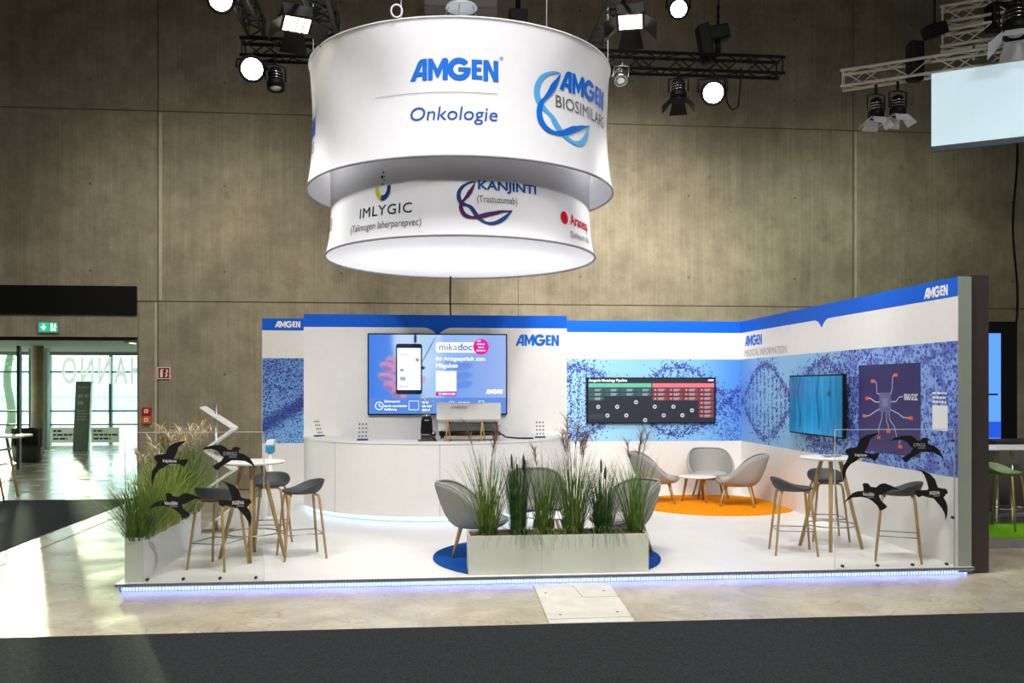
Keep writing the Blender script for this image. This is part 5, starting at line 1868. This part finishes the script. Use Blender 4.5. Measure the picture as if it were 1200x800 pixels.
# ------------------------------------------------------------------ spotlights
def fixture(loc, aim, label, lit=0, size=1.0, doors=True, clamp_to=None, kind='par', m=None):
    loc = Vector(loc)
    a = (Vector(aim) - loc).normalized()
    t = thing('stage_light', loc, label, 'lamp', 'stage lights')
    m = m or M_BLACKM
    s = size
    up = Vector((0, 0, 1))
    sd_ = a.cross(up)
    sd_ = sd_.normalized() if sd_.length > .05 else Vector((1, 0, 0))
    tp = sd_.cross(a).normalized()
    if kind == 'par':
        MB().lathe([(.03 * s, -.20 * s), (.08 * s, -.17 * s), (.10 * s, -.08 * s), (.10 * s, .0), (.12 * s, .02 * s), (.12 * s, .12 * s), (.10 * s, .12 * s), (.09 * s, .10 * s)], 20, loc, a).build('body', m, t)
        for q in (-.10, -.06, -.02):
            MB().lathe([(.112 * s, q * s), (.112 * s, (q + .012) * s)], 20, loc, a).build('cooling_rib', M_CHROME if not lit else m, t)
        MB().lathe([(.0, .112 * s), (.06 * s, .111 * s), (.096 * s, .104 * s)], 20, loc, a).build('lens', M_LAMP if lit == 2 else M_LAMPD if lit else M_CHROME, t)
        w_, e_ = .11 * s, .12 * s
    else:
        MB().obox(loc, sd_ * .14 * s, tp * .11 * s, a * .07 * s).build('body', m, t, bevel=.01)
        MB().obox(loc + a * .066 * s, sd_ * .115 * s, tp * .085 * s, a * .008 * s).build('reflector', M_LAMPD if lit else M_CHROME, t)
        for q in range(3):
            MB().obox(loc + a * .078 * s + sd_ * (-.06 + .06 * q) * s, sd_ * .004 * s, tp * .085 * s, a * .004 * s).build('guard_bar', M_BLACK, t)
        w_, e_ = .14 * s, .07 * s
    if doors:
        for ax, wd in ((sd_, w_), (-sd_, w_), (tp, w_ * .8), (-tp, w_ * .8)):
            ot = a.cross(ax).normalized()
            h0 = loc + a * e_ + ax * wd
            dr_ = (a * .75 + ax * .66).normalized()
            mid = h0 + dr_ * .09 * s
            k0, k1 = ot * .09 * s, ot * .13 * s
            th_ = a.cross(ot) * .003
            vs = [h0 - k0, h0 + k0, h0 + dr_ * .18 * s + k1, h0 + dr_ * .18 * s - k1]
            nn = dr_.cross(ot).normalized() * .003
            MB().add([v + nn for v in vs] + [v - nn for v in vs], [(0, 1, 2, 3), (7, 6, 5, 4), (0, 4, 5, 1), (1, 5, 6, 2), (2, 6, 7, 3), (3, 7, 4, 0)]).build('barn_door', m if doors is True else M_DOORW, t)
    top = Vector(clamp_to) if clamp_to else loc + Vector((0, 0, .3 * s))
    y1, y2 = loc + sd_ * .135 * s * (1.2 if kind != 'par' else 1), loc - sd_ * .135 * s * (1.2 if kind != 'par' else 1)
    j = top + (loc - top) * .35
    MB().path([y1, y1 + (j - loc) * .9, j, y2 + (j - loc) * .9, y2], .012 * s, 6).build('yoke', m, t)
    MB().tube(j, top, .02 * s, n=8).build('clamp', m, t)
    return t
def tp_(px, py, Y):
    return Vector((XY(px, Y), Y, ZY(px, py, Y)))
camv = Vector((0, 0, HC))
front = lambda p, tx, ty, tz: Vector((tx, ty, tz))
fixture(tp_(295, 80, 11.75), (0.0, 1.5, 1.8), 'glaring lit spotlight under the left end of the rear truss', 2, 1.4, False, (XY(296, 11.88), 11.88, 6.24))
fixture(tp_(323, 95, 11.85), (-1.6, 11.0, 0), 'unlit dark profile lamp hanging between glaring spotlight and sign', 0, .95, False, (XY(322, 11.88), 11.88, 6.24))
fixture(tp_(347, 22, 10.5), (-.6, 8.0, 0), 'lit flood lamp with barn doors left of the round sign', 1, 1.25, True, tp_(372, 8, 10.5), 'flood')
fixture(tp_(258, -2, 10.3), (0, 1.5, 1.8), 'glaring spotlight at the upper frame edge, far left of the sign', 2, 1.3, False, tp_(268, -12, 10.3))
fixture(tp_(739, 20, 10.6), (1.6, 7.5, 0), 'lit flood lamp with barn doors right of the round sign', 1, 1.2, True, tp_(728, 4, 10.6), 'flood')
fixture(tp_(727, 90, 11.6), (2.4, 9.6, 3.2), 'small white ringed lamp touching the right edge of the sign', 0, .75, False, tp_(730, 70, 11.9), m=M_ALU)
fixture(tp_(795, 108, 11.9), (3.2, 11.2, 0), 'unlit barn door lamp under the right arm of the rear truss', 0, .95, True, (XY(795, 11.88), 11.88, 6.24))
fixture(tp_(835, 108, 11.75), (1.2, 1.0, 1.6), 'glaring spotlight under the right arm of the rear truss', 2, 1.4, False, (XY(835, 11.88), 11.88, 6.24))
fixture(tp_(795, 10, 15.5), (1.0, 1.0, 1.6), 'glaring spotlight high up above the right arm of the truss', 2, 1.5, False, (XY(795, 15.5), 15.5, 12.6))
for px_, lab in ((1022, 'lamp with white barn doors under the silver truss, nearer the truss end'), (1044, 'lamp with white barn doors under the silver truss, nearer the lit panel')):
    s_ = (px_ - 986) / F_PX * 14
    base = q0 - dv * ((px_ - 986) / 1050 * 14 / .887 * .93) + Vector((0, 0, -.14))
    fixture(base + Vector((0, 0, -.40)), base + Vector((-.05, -.12, -3)), lab, 0, 1.0, 'chrome', base)
pL = cam_pt(1190, 12.5, 7.0)
fixture(pL, pL + Vector((-.3, -.5, -2)), 'large chrome lamp with white barn doors at the right frame edge', 0, 1.5, 'chrome', pL + Vector((0, 0, .5)))

# moving head on silver truss
b0 = q0 - dv * 1.05
mh = thing('chain_hoist', b0 + Vector((0, 0, .14)), 'black hoist with drooping chain bag on the silver truss', 'hoist')
c = b0 + Vector((0, 0, .30)) + dv * .0
MB().obox(c + Vector((0, 0, -.18)), (.11, 0, 0), (0, .1, 0), (0, 0, .30)).build('chain_bag', M_BLACK, mh, bevel=.04)
MB().obox(c + Vector((.28, -.05, .28)), (.16, 0, .05), (0, .1, 0), (-.03, 0, .09)).build('motor', M_BLACK, mh, bevel=.03)
MB().path([c + Vector((.28, -.05, .3)), c + Vector((.28, -.05, 3.0))], .015).build('chain', M_BLACK, mh)
bb = q1 - dv * .75
tag(MB().obox(bb + Vector((0, 0, .22)), (.13, 0, 0), (0, .12, 0), (0, 0, .2)).build('chain_bag', M_BLACK, bevel=.03), 'black bag hanging between the stacked silver trusses', 'bag')

# hoist over the black truss
h0 = tp_(838, 48, 12.0)
ht = thing('chain_hoist', h0, 'black chain hoist with bag sitting on the right arm of the rear truss', 'hoist')
MB().obox(h0 + Vector((.03, 0, .10)), (.15, 0, .03), (0, .1, 0), (-.02, 0, .10)).build('motor', M_BLACK, ht, bevel=.03)
MB().obox(h0 + Vector((-.14, 0, -.05)), (.085, 0, .03), (0, .09, 0), (-.05, 0, .26)).build('chain_bag', M_BLACK, ht, bevel=.03)
MB().tube(h0 + Vector((.04, 0, .0)), h0 + Vector((.04, 0, -.18)), .04).build('hook', M_BLACK, ht)
MB().path([h0 + Vector((.04, 0, .15)), h0 + Vector((.045, 0, .5))], .02).build('chain_guide', M_BLACK, ht)
for k in range(14):
    p = h0 + Vector((.045, 0, .28 + .06 * k))
    MB().path([p + Vector((.022 * math.cos(R(60 * q)) * (1 if k % 2 else .2), .022 * math.cos(R(60 * q)) * (.2 if k % 2 else 1), .036 * math.sin(R(60 * q)))) for q in range(6)], .008, 4, True).build('chain_link', M_BLACK, ht)
# second hoist behind the sign's top rim
h1 = tp_(607, 18, 12.2)
h2 = thing('chain_hoist', h1, 'black hoist peeking over the top rim of the round sign', 'hoist')
MB().obox(h1 + Vector((0, 0, -.05)), (.13, 0, 0), (0, .1, 0), (0, 0, .12)).build('motor', M_BLACK, h2, bevel=.03)
MB().path([h1, h1 + Vector((0, 0, 1.2))], .035).build('chain', M_BLACK, h2)
# winch box and disc above the sign
w0 = tp_(540, 2, 11.5)
wb = thing('hanging_winch', w0, 'dark box with pale round disc above the centre of the sign', 'winch')
MB().box(w0.x - .47, w0.x + .47, w0.y - .2, w0.y + .3, w0.z - .16, w0.z + .25).build('box', mat('winch_box', (52, 44, 42), .6), wb, bevel=.02)
MB().lathe([(.02, -.22), (.06, -.22), (.07, -.205), (.19, -.20), (.20, -.19), (.19, -.165), (.02, -.165)], 28, (w0.x, w0.y - .25, w0.z)).build('disc', mat('disc_grey', (196, 206, 208), .4), wb)
for k in range(6):
    an = R(60 * k + 20)
    MB().tube((w0.x + .17 * math.cos(an), w0.y - .25 + .17 * math.sin(an), w0.z - .2), (w0.x + .5 * math.cos(an), w0.y - .1 + .5 * math.sin(an), 5.96), .005, n=5).build('wire', M_STEEL, wb)
MB().tube((w0.x, w0.y, w0.z + .25), (w0.x, w0.y, 9.0), .02).build('hanging_rod', M_BLACK, wb)
# cable loop under the right arm
cl = [tp_(849, 92, 11.9), tp_(852, 120, 11.9), tp_(858, 129, 11.9), tp_(865, 125, 11.9), tp_(868, 95, 11.9), tp_(868, 80, 11.9)]
tag(MB().path(cl, .012, 6).build('lamp_cable', M_BLACK), 'black cable loop hanging under the right arm of the truss', 'cable')

# ------------------------------------------------------------------ neighbour stand at the right edge
NY = 13.0
struct(MB().box(5.95, 12, 10.15, 16.0, 0, .09).build('floor_neighbour', mat('grey_vinyl', (150, 146, 150), .5)))
MB()
nb = thing('neighbour_screen', (8.7, NY + .2, .09), 'tall black screen stand of the neighbouring booth showing blue', 'screen')
MB().box(7.9, XY(1197, NY), NY + .1, NY + .4, .09, ZY(1180, 376, NY)).build('frame', M_BLACK, nb)
xa, xb = XY(1150, NY), XY(1177, NY)
MB().box(xa, xb, NY + .085, NY + .1, ZY(1170, 518, NY), ZY(1170, 390, NY)).build('display', emat('neighbour_blue', (90, 150, 236), .9), nb)
MB().box(xa, xb, NY + .08, NY + .086, ZY(1170, 513, NY), ZY(1170, 494, NY)).build('display_strip', emat('neighbour_deep', (34, 80, 200), .9), nb)
MB().box(xa, xb - .05, NY + .08, NY + .086, ZY(1170, 463, NY), ZY(1170, 461, NY)).build('display_line', M_BLACK, nb)
t = thing('counter', (8.6, 12.2, .09), 'dark counter block behind the green stool of the neighbour stand', 'counter')
MB().box(XY(1168, 12.4), 10.5, 12.4, 12.9, .09, 1.12).build('body', mat('counter_dark', (96, 90, 86), .6), t)
MB().box(XY(1168, 12.4) - .02, 10.5, 12.38, 12.92, 1.12, 1.15).build('worktop', M_DKGREY, t)
t = thing('high_table', (7.6, 11.6, .09), 'white topped high table of the neighbour stand on a steel pole', 'table')
MB().box(6.9, 8.6, 11.3, 12.0, 1.09, 1.12).build('tabletop', M_WHITE, t, bevel=.006)
for px_ in (1168, 1186):
    MB().tube((XY(px_, 11.6), 11.6, .11), (XY(px_, 11.6), 11.6, 1.09), .03, n=10).build('pole', M_ALU, t)
MB().box(6.95, 8.5, 11.35, 11.9, .09, .11).build('base_plate', M_ALU, t)
tag(MB().prism(clipped_disc(7.2, 11.3, 1.0), .09, .102).build('round_rug', M_GREENRUG), 'lime green rug under the green stool at the right edge', 'rug')
gs = make_stool('green bar stool on the lime rug at the right frame edge', GS)
gs.name = 'green_stool'
gs['group'] = 'green stools'
M_GSEAT = mat('green_seat', (118, 140, 96), .5)
for ch in gs.children:
    if ch.name.startswith('seat') and 'rail' not in ch.name:
        ch.data.materials[0] = M_GSEAT
place(gs, XY(1176, 11.0), 11.0, 35, .102)
